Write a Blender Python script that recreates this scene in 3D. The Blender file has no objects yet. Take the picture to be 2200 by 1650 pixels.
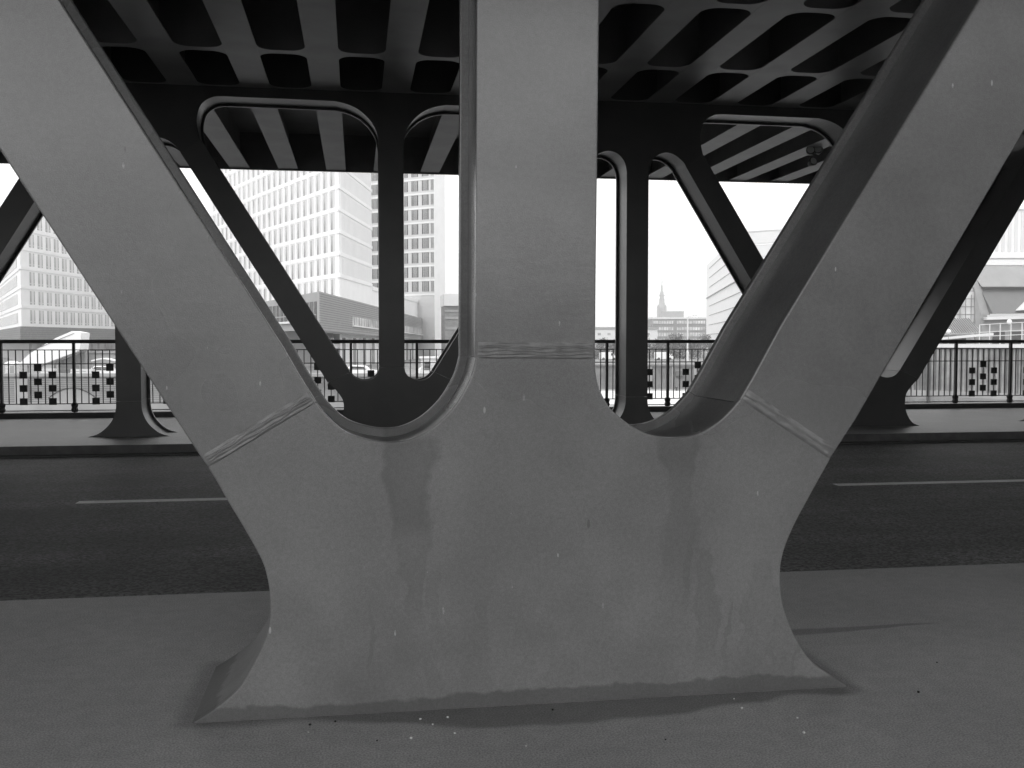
import bpy, bmesh, math, random
from mathutils import Vector, Matrix
random.seed(7)
SC = bpy.context.scene
COL = SC.collection
R = math.radians

# ------------------------------------------------------------------ camera, sky, sun, exposure
CAM_YAW, CAM_PITCH, CAM_H, FPX = math.atan(334/2162), math.atan(92/2162), 1.35, 2162/2200
cd = bpy.data.cameras.new('camera'); cam = bpy.data.objects.new('camera', cd); COL.objects.link(cam)
cd.sensor_width = 36; cd.lens = 36*FPX; cd.clip_start = 0.05; cd.clip_end = 9000
cam.location = (0, 0, CAM_H); cam.rotation_euler = (R(90)-CAM_PITCH, 0, -CAM_YAW)
SC.camera = cam

SUN_EL, SUN_AZ = 50, 215          # high behind the camera, a little to the left; thick overcast
w = bpy.data.worlds.new('World'); SC.world = w; w.use_nodes = True
nt = w.node_tree; bg = nt.nodes['Background']
sky = nt.nodes.new('ShaderNodeTexSky'); sky.sky_type = 'NISHITA'; sky.sun_disc = False
sky.sun_elevation = R(SUN_EL); sky.sun_rotation = R(SUN_AZ); sky.air_density = 1.6; sky.dust_density = 6; sky.ozone_density = 1
bw = nt.nodes.new('ShaderNodeRGBToBW')          # black-and-white photograph
nt.links.new(sky.outputs[0], bw.inputs[0]); bg.inputs[1].default_value = 0.13
cl_t = nt.nodes.new('ShaderNodeTexNoise'); cl_t.inputs['Scale'].default_value = 2.2; cl_t.inputs['Detail'].default_value = 5   # a thick even cloud layer over the clear sky
cl_r = nt.nodes.new('ShaderNodeMapRange'); cl_r.inputs[1].default_value = .3; cl_r.inputs[2].default_value = .7; cl_r.inputs[3].default_value = 9.; cl_r.inputs[4].default_value = 12.
cl_c = nt.nodes.new('ShaderNodeTexCoord'); nt.links.new(cl_c.outputs['Generated'], cl_t.inputs['Vector']); nt.links.new(cl_t.outputs[0], cl_r.inputs[0])
cl_m = nt.nodes.new('ShaderNodeMix'); cl_m.data_type = 'FLOAT'; cl_m.inputs[0].default_value = .85
nt.links.new(bw.outputs[0], cl_m.inputs[2]); nt.links.new(cl_r.outputs[0], cl_m.inputs[3]); nt.links.new(cl_m.outputs[0], bg.inputs[0])
sd = bpy.data.lights.new('sun', 'SUN'); sd.energy = 1.1; sd.angle = R(25); sd.color = (1, 1, 1)
so = bpy.data.objects.new('sun', sd); COL.objects.link(so)
el, az = R(SUN_EL), R(SUN_AZ)
so.rotation_euler = Vector((math.sin(az)*math.cos(el), math.cos(az)*math.cos(el), math.sin(el))).to_track_quat('Z', 'Y').to_euler()
vs = SC.view_settings; vs.view_transform = 'Standard'; vs.look = 'None'; vs.gamma = 1; vs.use_curve_mapping = False
vs.exposure = 0.45
SC.cycles.max_bounces = 10; SC.cycles.diffuse_bounces = 6

# ------------------------------------------------------------------ materials (all grey: the place seen in black and white)
def mat(name, v, rough=.6, noise=0., scale=4., bump=0., bscale=200., detail=5., spec=.4, metal=0.):
    m = bpy.data.materials.new(name); m.use_nodes = True
    n = m.node_tree.nodes; l = m.node_tree.links; b = n['Principled BSDF']
    b.inputs['Roughness'].default_value = rough; b.inputs['Base Color'].default_value = (v, v, v, 1)
    b.inputs['Specular IOR Level'].default_value = spec; b.inputs['Metallic'].default_value = metal
    tc = n.new('ShaderNodeTexCoord')
    if noise:
        t = n.new('ShaderNodeTexNoise'); t.inputs['Scale'].default_value = scale; t.inputs['Detail'].default_value = detail
        r = n.new('ShaderNodeMapRange'); r.inputs[1].default_value = .3; r.inputs[2].default_value = .7
        r.inputs[3].default_value = v*(1-noise); r.inputs[4].default_value = v*(1+noise)
        l.new(tc.outputs['Object'], t.inputs['Vector']); l.new(t.outputs[0], r.inputs[0]); l.new(r.outputs[0], b.inputs['Base Color'])
    if bump:
        t2 = n.new('ShaderNodeTexNoise'); t2.inputs['Scale'].default_value = bscale; t2.inputs['Detail'].default_value = 3
        bp = n.new('ShaderNodeBump'); bp.inputs['Strength'].default_value = bump; bp.inputs['Distance'].default_value = .004
        l.new(tc.outputs['Object'], t2.inputs['Vector']); l.new(t2.outputs[0], bp.inputs['Height']); l.new(bp.outputs[0], b.inputs['Normal'])
    return m

def math_node(n, l, op, a, b=None, c=None, clamp=False):
    x = n.new('ShaderNodeMath'); x.operation = op; x.use_clamp = clamp
    for i, s in enumerate((a, b, c)):
        if s is None: continue
        if isinstance(s, (int, float)): x.inputs[i].default_value = s
        else: l.new(s, x.inputs[i])
    return x.outputs[0]

def smooth(n, l, s, a, b, lo=0., hi=1.):
    r = n.new('ShaderNodeMapRange'); r.interpolation_type = 'SMOOTHSTEP'
    r.inputs[1].default_value = a; r.inputs[2].default_value = b; r.inputs[3].default_value = lo; r.inputs[4].default_value = hi
    l.new(s, r.inputs[0]); return r.outputs[0]

def steel_paint(name, v, marks, rough=.25, sp=1.):
    """thick site-applied paint: mottled, orange peel, with chips and runs of dried rain water on the node plate"""
    m = mat(name, v, rough, 0, 0, .12, 260, spec=sp)
    n = m.node_tree.nodes; l = m.node_tree.links; b = n['Principled BSDF']
    tc = next(x for x in n if x.type == 'TEX_COORD')
    def noise(scale, detail, vec=None):
        t = n.new('ShaderNodeTexNoise'); t.inputs['Scale'].default_value = scale; t.inputs['Detail'].default_value = detail
        l.new(vec or tc.outputs['Object'], t.inputs['Vector']); return t.outputs[0]
    big = smooth(n, l, noise(2.1, 4), .3, .7, .85, 1.12)
    fine = math_node(n, l, 'MULTIPLY', smooth(n, l, noise(300, 1), .25, .75, .86, 1.14), smooth(n, l, noise(60, 2), .3, .7, .95, 1.05))
    col = math_node(n, l, 'MULTIPLY', math_node(n, l, 'MULTIPLY', big, fine), v)
    if marks:
        sx = n.new('ShaderNodeSeparateXYZ'); l.new(tc.outputs['Object'], sx.inputs[0])
        X, Y, Z = sx.outputs; X = math_node(n, l, 'ADD', X, .65)      # truss origin is at x = 0.65
        wob = noise(9, 3)
        xw = math_node(n, l, 'ADD', X, math_node(n, l, 'MULTIPLY', math_node(n, l, 'SUBTRACT', wob, .5), .13))
        stain = None
        def add(s):
            nonlocal stain
            stain = s if stain is None else math_node(n, l, 'MAXIMUM', stain, s)
        # runs: (centre x, top z, bottom z, half width at top, half width at bottom, strength)
        for cx, zt, zb, w0, w1, k in ((.185, .99, .60, .095, .07, 1.), (.20, .62, .30, .06, .03, .55), (1.19, .99, .80, .085, .05, .8), (1.21, .83, .40, .04, .10, .4),
                                      (1.31, .55, .06, .03, .06, .6), (1.47, .42, .02, .015, .03, .45), (.45, .40, .03, .02, .02, .3), (1.62, .36, .02, .02, .02, .4), (1.06, .22, .08, .014, .014, .6), (.27, .5, .05, .02, .03, .3), (1.54, .5, .2, .05, .06, .35), (1.40, .34, .03, .008, .012, .7), (1.57, .30, .04, .007, .01, .6), (1.67, .26, .03, .008, .01, .7), (.72, .3, .03, .006, .01, .5), (.05, .42, .1, .008, .01, .5), (1.24, .62, .3, .012, .02, .7)):
            tz = smooth(n, l, Z, zb, zt, w1, w0)
            dx = math_node(n, l, 'DIVIDE', math_node(n, l, 'ABSOLUTE', math_node(n, l, 'SUBTRACT', xw, cx)), tz)
            inx = math_node(n, l, 'ADD', smooth(n, l, dx, .62, 1.12, .8, 0), math_node(n, l, 'MULTIPLY', math_node(n, l, 'MULTIPLY', smooth(n, l, dx, .55, .85, 0, 1), smooth(n, l, dx, .9, 1.1, 1, 0)), .35))
            inz = math_node(n, l, 'MULTIPLY', smooth(n, l, Z, zb-.05, zb+.12, 0, 1), smooth(n, l, Z, zt-.01, zt+.03, 1, 0))
            add(math_node(n, l, 'MULTIPLY', math_node(n, l, 'MULTIPLY', inx, inz), k))
        # splash line above the pavement
        zl = math_node(n, l, 'ADD', math_node(n, l, 'ADD', Z, math_node(n, l, 'MULTIPLY', noise(14, 4), -.05)), math_node(n, l, 'MULTIPLY', noise(1.6, 1), -.06))
        add(smooth(n, l, zl, -.012, .004, 1.35, 0))
        # broad dull grime low on the plate
        low = math_node(n, l, 'MULTIPLY', smooth(n, l, Z, .1, .7, 1, 0), smooth(n, l, noise(3.2, 4), .42, .65, 0, .45))
        add(low)
        dark = math_node(n, l, 'SUBTRACT', 1, math_node(n, l, 'MULTIPLY', stain, .34))
        col = math_node(n, l, 'MULTIPLY', col, dark)
        # pale chips and droppings: small drops drawn out downwards
        mp = n.new('ShaderNodeCombineXYZ'); l.new(X, mp.inputs[0]); l.new(math_node(n, l, 'MULTIPLY', Z, .33), mp.inputs[1])
        vo = n.new('ShaderNodeTexVoronoi'); vo.voronoi_dimensions = '2D'; vo.inputs['Scale'].default_value = 6.5; l.new(mp.outputs[0], vo.inputs['Vector'])
        sc = n.new('ShaderNodeSeparateColor'); l.new(vo.outputs['Color'], sc.inputs[0])
        rad = math_node(n, l, 'MULTIPLY', smooth(n, l, sc.outputs[0], .5, 1, .1, 1), .027)
        chip = math_node(n, l, 'LESS_THAN', vo.outputs['Distance'], rad)
        chip = math_node(n, l, 'MULTIPLY', chip, smooth(n, l, noise(60, 3), .35, .6, .25, 1))
        vo2 = n.new('ShaderNodeTexVoronoi'); vo2.voronoi_dimensions = '2D'; vo2.inputs['Scale'].default_value = 4.3; l.new(mp.outputs[0], vo2.inputs['Vector'])
        sc2 = n.new('ShaderNodeSeparateColor'); l.new(vo2.outputs['Color'], sc2.inputs[0])
        dk = math_node(n, l, 'LESS_THAN', vo2.outputs['Distance'], math_node(n, l, 'MULTIPLY', smooth(n, l, sc2.outputs[1], .7, 1, 0, 1), .026))
        mx = n.new('ShaderNodeMix'); mx.data_type = 'FLOAT'; l.new(math_node(n, l, 'MULTIPLY', chip, .42), mx.inputs[0]); l.new(col, mx.inputs[2]); mx.inputs[3].default_value = .75
        mx2 = n.new('ShaderNodeMix'); mx2.data_type = 'FLOAT'; l.new(math_node(n, l, 'MULTIPLY', dk, .55), mx2.inputs[0]); l.new(mx.outputs[0], mx2.inputs[2]); mx2.inputs[3].default_value = .06
        col = mx2.outputs[0]
    # brushed-on ripples of the site coat, lying flat
    mr = n.new('ShaderNodeMapping'); mr.inputs['Scale'].default_value = (7, 7, 20); mr.inputs['Rotation'].default_value = (0, .12, 0); l.new(tc.outputs['Object'], mr.inputs[0])
    tr = n.new('ShaderNodeTexNoise'); tr.inputs['Scale'].default_value = 1; tr.inputs['Detail'].default_value = 3; l.new(mr.outputs[0], tr.inputs['Vector'])
    bp0 = next(x for x in n if x.type == 'BUMP'); b2 = n.new('ShaderNodeBump'); b2.inputs['Strength'].default_value = .10; b2.inputs['Distance'].default_value = .006
    l.new(tr.outputs[0], b2.inputs['Height']); l.new(bp0.outputs[0], b2.inputs['Normal']); l.new(b2.outputs[0], b.inputs['Normal'])
    rg = smooth(n, l, noise(1.7, 2), .25, .75, rough*(.8 if marks else .97), rough*(1.28 if marks else 1.05))
    if marks: rg = math_node(n, l, 'ADD', rg, smooth(n, l, Z, .05, 1.35, .42, 0))      # matt with grime low down
    l.new(rg, b.inputs['Roughness'])
    l.new(col, b.inputs['Base Color'])
    return m

def pavement_paint():
    """grit-filled epoxy coating with damp patches and painted contact shading at the foot of the near truss"""
    m = mat('pavement_coating', .40, .5, 0, 0, .4, 500, spec=.5)
    n = m.node_tree.nodes; l = m.node_tree.links; b = n['Principled BSDF']
    tc = next(x for x in n if x.type == 'TEX_COORD')
    def noise(scale, detail):
        t = n.new('ShaderNodeTexNoise'); t.inputs['Scale'].default_value = scale; t.inputs['Detail'].default_value = detail
        l.new(tc.outputs['Object'], t.inputs['Vector']); return t.outputs[0]
    sx = n.new('ShaderNodeSeparateXYZ'); l.new(tc.outputs['Object'], sx.inputs[0]); X, Y, Z = sx.outputs
    col = math_node(n, l, 'MULTIPLY', smooth(n, l, noise(1.2, 3), .3, .7, .92, 1.06), smooth(n, l, noise(150, 2), .25, .75, .62, 1.38))
    col = math_node(n, l, 'MULTIPLY', col, smooth(n, l, noise(14, 5), .3, .7, .93, 1.06))
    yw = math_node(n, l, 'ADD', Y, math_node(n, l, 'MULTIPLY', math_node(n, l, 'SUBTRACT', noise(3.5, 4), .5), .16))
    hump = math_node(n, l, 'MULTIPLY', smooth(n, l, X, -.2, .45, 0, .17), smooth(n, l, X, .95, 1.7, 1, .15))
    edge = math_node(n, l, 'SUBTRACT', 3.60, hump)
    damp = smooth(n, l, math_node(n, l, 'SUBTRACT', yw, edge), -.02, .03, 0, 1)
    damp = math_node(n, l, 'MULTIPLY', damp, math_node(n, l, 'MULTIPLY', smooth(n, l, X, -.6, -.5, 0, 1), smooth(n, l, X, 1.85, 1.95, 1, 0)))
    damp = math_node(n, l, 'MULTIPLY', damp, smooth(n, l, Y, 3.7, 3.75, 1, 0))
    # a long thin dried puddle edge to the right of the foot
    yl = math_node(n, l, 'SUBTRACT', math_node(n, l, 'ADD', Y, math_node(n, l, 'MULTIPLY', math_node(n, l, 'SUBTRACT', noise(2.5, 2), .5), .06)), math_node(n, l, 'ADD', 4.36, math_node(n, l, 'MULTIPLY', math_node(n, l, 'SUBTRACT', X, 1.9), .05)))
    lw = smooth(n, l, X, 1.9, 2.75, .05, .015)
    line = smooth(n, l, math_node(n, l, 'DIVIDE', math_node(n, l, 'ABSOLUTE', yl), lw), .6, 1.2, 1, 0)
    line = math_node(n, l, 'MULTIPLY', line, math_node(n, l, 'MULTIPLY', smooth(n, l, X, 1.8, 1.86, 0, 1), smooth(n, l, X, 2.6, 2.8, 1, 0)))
    foot = math_node(n, l, 'MULTIPLY', math_node(n, l, 'MULTIPLY', smooth(n, l, X, -.68, -.6, 0, 1), smooth(n, l, X, 1.9, 1.96, 1, 0)), math_node(n, l, 'MULTIPLY', smooth(n, l, math_node(n, l, 'ADD', yw, .0), 3.56, 3.62, 0, 1), smooth(n, l, yw, 4.28, 4.40, 1, 0)))  # dark halo round the truss foot: dirt and painted contact shading
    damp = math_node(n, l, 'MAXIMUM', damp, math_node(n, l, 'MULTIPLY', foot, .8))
    spk = n.new('ShaderNodeTexVoronoi'); spk.inputs['Scale'].default_value = 26; l.new(tc.outputs['Object'], spk.inputs['Vector'])
    spc = n.new('ShaderNodeSeparateColor'); l.new(spk.outputs['Color'], spc.inputs[0])
    speck = math_node(n, l, 'LESS_THAN', spk.outputs['Distance'], math_node(n, l, 'MULTIPLY', smooth(n, l, spc.outputs[0], .6, 1, 0, 1), .16))
    line = math_node(n, l, 'MAXIMUM', line, math_node(n, l, 'MULTIPLY', speck, .5))
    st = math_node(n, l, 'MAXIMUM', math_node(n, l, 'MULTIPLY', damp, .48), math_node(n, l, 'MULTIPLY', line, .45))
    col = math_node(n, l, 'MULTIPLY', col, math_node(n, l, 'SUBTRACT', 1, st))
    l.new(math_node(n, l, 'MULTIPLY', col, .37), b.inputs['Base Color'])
    return m

def asphalt():
    m = mat('asphalt', .08, .7, 0, 0, .8, 160, spec=.4)
    n = m.node_tree.nodes; l = m.node_tree.links; b = n['Principled BSDF']
    tc = next(x for x in n if x.type == 'TEX_COORD')
    vo = n.new('ShaderNodeTexVoronoi'); vo.inputs['Scale'].default_value = 60; l.new(tc.outputs['Object'], vo.inputs['Vector'])
    sc = n.new('ShaderNodeSeparateColor'); l.new(vo.outputs['Color'], sc.inputs[0])
    t = n.new('ShaderNodeTexNoise'); t.inputs['Scale'].default_value = .9; t.inputs['Detail'].default_value = 4; l.new(tc.outputs['Object'], t.inputs['Vector'])
    mp = n.new('ShaderNodeMapping'); mp.inputs['Scale'].default_value = (.12, 1.3, 1); l.new(tc.outputs['Object'], mp.inputs[0])
    t3 = n.new('ShaderNodeTexNoise'); t3.inputs['Scale'].default_value = 1; t3.inputs['Detail'].default_value = 3; l.new(mp.outputs[0], t3.inputs['Vector'])
    c = math_node(n, l, 'MULTIPLY', smooth(n, l, sc.outputs[0], 0, 1, .055, .20), smooth(n, l, t.outputs[0], .3, .7, .8, 1.2))
    c = math_node(n, l, 'MULTIPLY', c, smooth(n, l, t3.outputs[0], .35, .65, .85, 1.2))
    l.new(c, b.inputs['Base Color'])
    return m

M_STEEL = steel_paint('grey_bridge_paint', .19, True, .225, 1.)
M_STEEL_SHADED = steel_paint('grey_bridge_paint_shaded', .05, False, .32, .7)  # same bridge paint without marks, its colour darkened to stand for shade
M_DECK = mat('deck_paint', .19, .42, .25, 1.3, spec=.6)
M_WELD = mat('weld_paint', .19, .3, .10, 30, .3, 120, spec=.9)
M_PAVE = pavement_paint(); M_ROAD = asphalt()
M_MARK = mat('road_marking_paint', .88, .6, .10, 25)
M_KERB = mat('kerb_steel', .12, .7, .25, 8)
M_DARK = mat('dark_railing_paint', .035, .5)
M_GIRD = mat('edge_girder_paint', .06, .55, .2, 3)
M_WHITE = mat('white_facade', .84, .7, .03, .5)
M_PALE = mat('pale_facade', .70, .7, .04, .3)
M_CLAD = mat('grey_brick_cladding', .32, .8, .06, .8)
M_CLADJ = mat('cladding_joint', .13, .8)
M_PANE = mat('window_glass', .36, .25, .30, .37, detail=0)
M_PANED = mat('dark_window_glass', .055, .2, .5, .35, detail=0)
M_PANEL = mat('light_glass_panel', .55, .25, .4, .4, detail=1)
M_MULL = mat('window_mullion_grey', .62, .6)
M_BRICK = mat('brick_mid', .23, .85, .15, 2)
M_STONE = mat('quay_stone', .21, .85, .3, .6)
M_SHEET = mat('sheet_pile_steel', .27, .75, .4, .5)
M_CONC = mat('concrete', .33, .8, .15, .4)
M_GROUND = mat('quay_paving', .19, .85, .25, .15)
M_ROOF = mat('zinc_roof', .29, .6, .08, .5)
M_ROOFD = mat('dark_zinc_roof', .16, .6, .08, .5)
M_COPPER = mat('pale_copper', .38, .7, .2, .2)
M_VAN = mat('white_vehicle_paint', .85, .3)
M_GLASSV = mat('vehicle_glass', .05, .15)
M_TYRE = mat('tyre_rubber', .03, .8)
M_LEAF = mat('foliage', .09, .8, .5, 1.5)
M_BARK = mat('bark', .06, .9)
M_LAMP = mat('white_lamp_globe', .88, .3)
M_TOWER = mat('grey_white_tower_wall', .52, .7, .05, .3)
M_TARP = mat('white_sheeting', .85, .6, .05, .4)
M_GRITW = mat('white_grit', .75, .7); M_GRITD = mat('dark_grit', .03, .8)
mw = bpy.data.materials.new('river_water'); mw.use_nodes = True; M_WATER = mw
_n = mw.node_tree.nodes; _l = mw.node_tree.links; _b = _n['Principled BSDF']
_b.inputs['Base Color'].default_value = (.05, .05, .05, 1); _b.inputs['Roughness'].default_value = .08
_t = _n.new('ShaderNodeTexNoise'); _t.inputs['Scale'].default_value = .8; _t.inputs['Detail'].default_value = 5
_bp = _n.new('ShaderNodeBump'); _bp.inputs['Strength'].default_value = .25; _bp.inputs['Distance'].default_value = .3
_c = _n.new('ShaderNodeTexCoord'); _l.new(_c.outputs['Object'], _t.inputs['Vector']); _l.new(_t.outputs[0], _bp.inputs['Height']); _l.new(_bp.outputs[0], _b.inputs['Normal'])

# ------------------------------------------------------------------ object helpers
def tag(o, label=None, cat=None, group=None, kind=None):
    if label: o['label'] = label
    if cat: o['category'] = cat
    if group: o['group'] = group
    if kind: o['kind'] = kind
    return o

def thing(name, label, cat, loc=(0, 0, 0), rz=0., group=None):
    o = bpy.data.objects.new(name, None); COL.objects.link(o); o.location = loc; o.rotation_euler = (0, 0, rz); o.empty_display_size = .2
    return tag(o, label, cat, group)

def dup(o, parent=None):
    c = o.copy(); COL.objects.link(c)
    if parent: c.parent = parent
    for ch in [k for k in COL.objects if k.parent == o]: dup(ch, c)
    return c

class MB:
    """collects shapes, then links them as one mesh object"""
    def __init__(s): s.bm = bmesh.new()
    def hexa(s, p):   # 8 points: bottom 0-3, top 4-7
        v = [s.bm.verts.new(q) for q in p]
        for f in ((3, 2, 1, 0), (4, 5, 6, 7), (0, 1, 5, 4), (1, 2, 6, 5), (2, 3, 7, 6), (3, 0, 4, 7)): s.bm.faces.new([v[i] for i in f])
        return s
    def box(s, x0, x1, y0, y1, z0, z1):
        return s.hexa([(x0, y0, z0), (x1, y0, z0), (x1, y1, z0), (x0, y1, z0), (x0, y0, z1), (x1, y0, z1), (x1, y1, z1), (x0, y1, z1)])
    def prism_xz(s, pts, y0, y1, flags=None):
        a = [s.bm.verts.new((x, y0, z)) for x, z in pts]; b = [s.bm.verts.new((x, y1, z)) for x, z in pts]
        s.bm.faces.new(a); s.bm.faces.new(b[::-1]); k = len(pts)
        for i in range(k): s.bm.faces.new((a[i], b[i], b[(i+1) % k], a[(i+1) % k]))
        if flags:
            ly = s.bm.edges.layers.float.get('bevel_weight_edge') or s.bm.edges.layers.float.new('bevel_weight_edge')
            for i in range(k):
                if flags[i]:
                    for r in (a, b):
                        e = s.bm.edges.get((r[i], r[(i+1) % k]))
                        if e: e[ly] = 1.
        return s
    def prism_xy(s, pts, z0, z1):
        a = [s.bm.verts.new((p[0], p[1], z0)) for p in pts]; b = [s.bm.verts.new((p[0], p[1], z1)) for p in pts]
        s.bm.faces.new(a[::-1]); s.bm.faces.new(b); k = len(pts)
        for i in range(k): s.bm.faces.new((a[i], a[(i+1) % k], b[(i+1) % k], b[i]))
        return s
    def lathe(s, prof, cx=0, cy=0, seg=12, phase=0.):
        rings = []
        for r, z in prof:
            rings.append([s.bm.verts.new((cx+r*math.cos(phase+2*math.pi*i/seg), cy+r*math.sin(phase+2*math.pi*i/seg), z)) for i in range(seg)])
        for a, b in zip(rings, rings[1:]):
            for i in range(seg): s.bm.faces.new((a[i], a[(i+1) % seg], b[(i+1) % seg], b[i]))
        s.bm.faces.new(rings[0][::-1]); s.bm.faces.new(rings[-1]); return s
    def bar(s, p, q, w=.05, h=None):
        h = h or w; p, q = Vector(p), Vector(q); d = (q-p).normalized()
        u = d.cross(Vector((0, 0, 1)));  u = Vector((1, 0, 0)) if u.length < 1e-4 else u.normalized()
        v = u.cross(d).normalized()
        return s.hexa([e+u*a*w/2+v*b*h/2 for e in (p, q) for a, b in ((-1, -1), (1, -1), (1, 1), (-1, 1))])
    def build(s, name, m, parent=None, smooth_sh=False, bevel=0.):
        bmesh.ops.recalc_face_normals(s.bm, faces=s.bm.faces)
        me = bpy.data.meshes.new(name); s.bm.to_mesh(me); s.bm.free(); me.materials.append(m)
        if smooth_sh:
            for p in me.polygons: p.use_smooth = True
        o = bpy.data.objects.new(name, me); COL.objects.link(o)
        if parent: o.parent = parent
        if bevel:
            b = o.modifiers.new('edge', 'BEVEL'); b.width = bevel; b.segments = 2; b.limit_method = 'ANGLE'; b.angle_limit = R(50); b.harden_normals = False
        return o

def catmull(pts, k=4):
    out = []
    for i in range(len(pts)-1):
        p0 = pts[max(i-1, 0)]; p1 = pts[i]; p2 = pts[i+1]; p3 = pts[min(i+2, len(pts)-1)]
        for j in range(k):
            t = j/k
            out.append(tuple(.5*((2*p1[c])+(-p0[c]+p2[c])*t+(2*p0[c]-5*p1[c]+4*p2[c]-p3[c])*t*t+(-p0[c]+3*p1[c]-3*p2[c]+p3[c])*t**3) for c in (0, 1)))
    out.append(pts[-1]); return out

def inset(edges, pts, d):
    """offset a closed outline inward by d along the edges flagged in `edges`"""
    n = len(pts); A = sum(pts[i][0]*pts[(i+1) % n][1]-pts[(i+1) % n][0]*pts[i][1] for i in range(n)); sg = 1 if A > 0 else -1
    L = []
    for i in range(n):
        (x0, y0), (x1, y1) = pts[i], pts[(i+1) % n]; dx, dy = x1-x0, y1-y0; k = math.hypot(dx, dy) or 1e-9
        nx, ny = -dy/k*sg, dx/k*sg; o = d if edges[i] else 0
        L.append((x0+nx*o, y0+ny*o, dx/k, dy/k))
    out = []
    for i in range(n):
        a, b = L[i-1], L[i]; det = a[2]*b[3]-a[3]*b[2]
        if abs(det) < .02: out.append((b[0], b[1])); continue
        t = ((b[0]-a[0])*b[3]-(b[1]-a[1])*b[2])/det; out.append((a[0]+a[2]*t, a[1]+a[3]*t))
    return out

def box_member(name, runs, y0, y1, m, parent, rec=.035, t=.04, bevel=0.):
    """welded box section: face plates front and back, web plates set back between them.
    runs = list of (points, is_free_edge, curved)"""
    pts, fl, fb = [], [], []
    for p, free, cur in runs:
        q = catmull(p, 4) if cur else list(p)
        for a in q[:-1]: pts.append(a); fl.append(free); fb.append(free or cur)
    b = MB(); bf = fb if bevel else None; b.prism_xz(pts, y0, y0+t, bf); b.prism_xz(pts, y1-t, y1, bf); b.prism_xz(inset(fl, pts, rec), y0+t-.002, y1-t+.002)
    o = b.build(name, m, parent, bevel=bevel)
    if bevel: o.modifiers['edge'].limit_method = 'WEIGHT'
    return o

# ------------------------------------------------------------------ ground, water, road
MB().box(-1180, 1180, -115, 1290, -9, -6.5).build('water', M_WATER)['kind'] = 'structure'
shore = [(-900, 150), (-40, 121.5), (10, 113.8), (22, 113.2), (26, 151.5), (56, 147.2), (80, 139.5), (88.6, 122.9), (120, 60), (400, -112), (1180, -112), (1180, 1288), (-1180, 1288), (-1180, 400)]
MB().prism_xy(shore, -8, -3).build('ground', M_GROUND)['kind'] = 'structure'
MB().box(-60, 60, 5.53, 13.7, -.6, -.13).build('road', M_ROAD)['kind'] = 'structure'
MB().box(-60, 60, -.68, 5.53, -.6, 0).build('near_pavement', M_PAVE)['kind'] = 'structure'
MB().box(-60, 60, 13.7, 18.62, -.6, 0).build('far_pavement', M_PAVE)['kind'] = 'structure'
b = MB()
b.box(-60, 60, 13.52, 13.695, -.125, -.112)
b.build('gutter', M_KERB)['kind'] = 'structure'
b = MB(); b.box(-60, 60, 13.685, 13.699, -.112, -.004); b.build('kerb', M_KERB)['kind'] = 'structure'
dash = MB().box(0, 3.0, 9.62, 9.75, -.1295, -.126).build('lane_dash', M_MARK); dash.location.x = -2.54
tag(dash, 'white lane dash on the road left of the near truss foot', 'road marking', 'dashes of the centre line')
for k, x in enumerate((4.87,)):
    d2 = dup(dash); d2.location.x = x; d2['label'] = 'white lane dash on the road right of the near truss foot'

b = MB(); b.hexa([(-300, -75, -7), (16, -75, -7), (16, -45, -7), (-300, -45, -7), (-300, -75, 4.5), (16, -75, 4.5), (16, -58, 4.5), (-300, -58, 4.5)])  # unseen dark mass added behind the camera to block low sky, taller on the right
b.hexa([(16, -75, -7), (300, -75, -7), (300, -45, -7), (16, -45, -7), (34, -75, 22), (300, -75, 22), (300, -62, 22), (34, -62, 22)]); b.build('sky_blocker', mat('dark_sky_blocker', .06, .95, .4, .2))['kind'] = 'structure'

# ------------------------------------------------------------------ steel trusses
NY0, NY1 = 3.635, 4.27
FY0, FY1 = 14.85, 15.50
ZC = 5.66
ru = lambda p, free=True, cur=False: (p, free, cur)
mir = lambda pts: [(-x, z) for x, z in pts][::-1]
LOW_OUT = [(.97, 0), (.86, .04), (.785, .12), (.735, .22), (.71, .32), (.705, .42), (.725, .505), (.77, .58), (.84, .665), (.93, .75)]
LOW_U = [(.612, .894), (.545, .822), (.47, .785), (.39, .775), (.31, .79), (.24, .832), (.195, .89), (.18, .96)]
def lower_node(parent, y0, y1, m):
    box_member('lower_node', [ru([(-.97, 0), (.97, 0)], False), ru(LOW_OUT, True, True), ru([(.93, .75), (.612, .894)], False), ru(LOW_U, True, True),
        ru([(.18, .96), (-.18, .96)], False), ru(mir(LOW_U), True, True), ru([(-.612, .894), (-.93, .75)], False), ru(mir(LOW_OUT), True, True)], y0, y1, m, parent)
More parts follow.
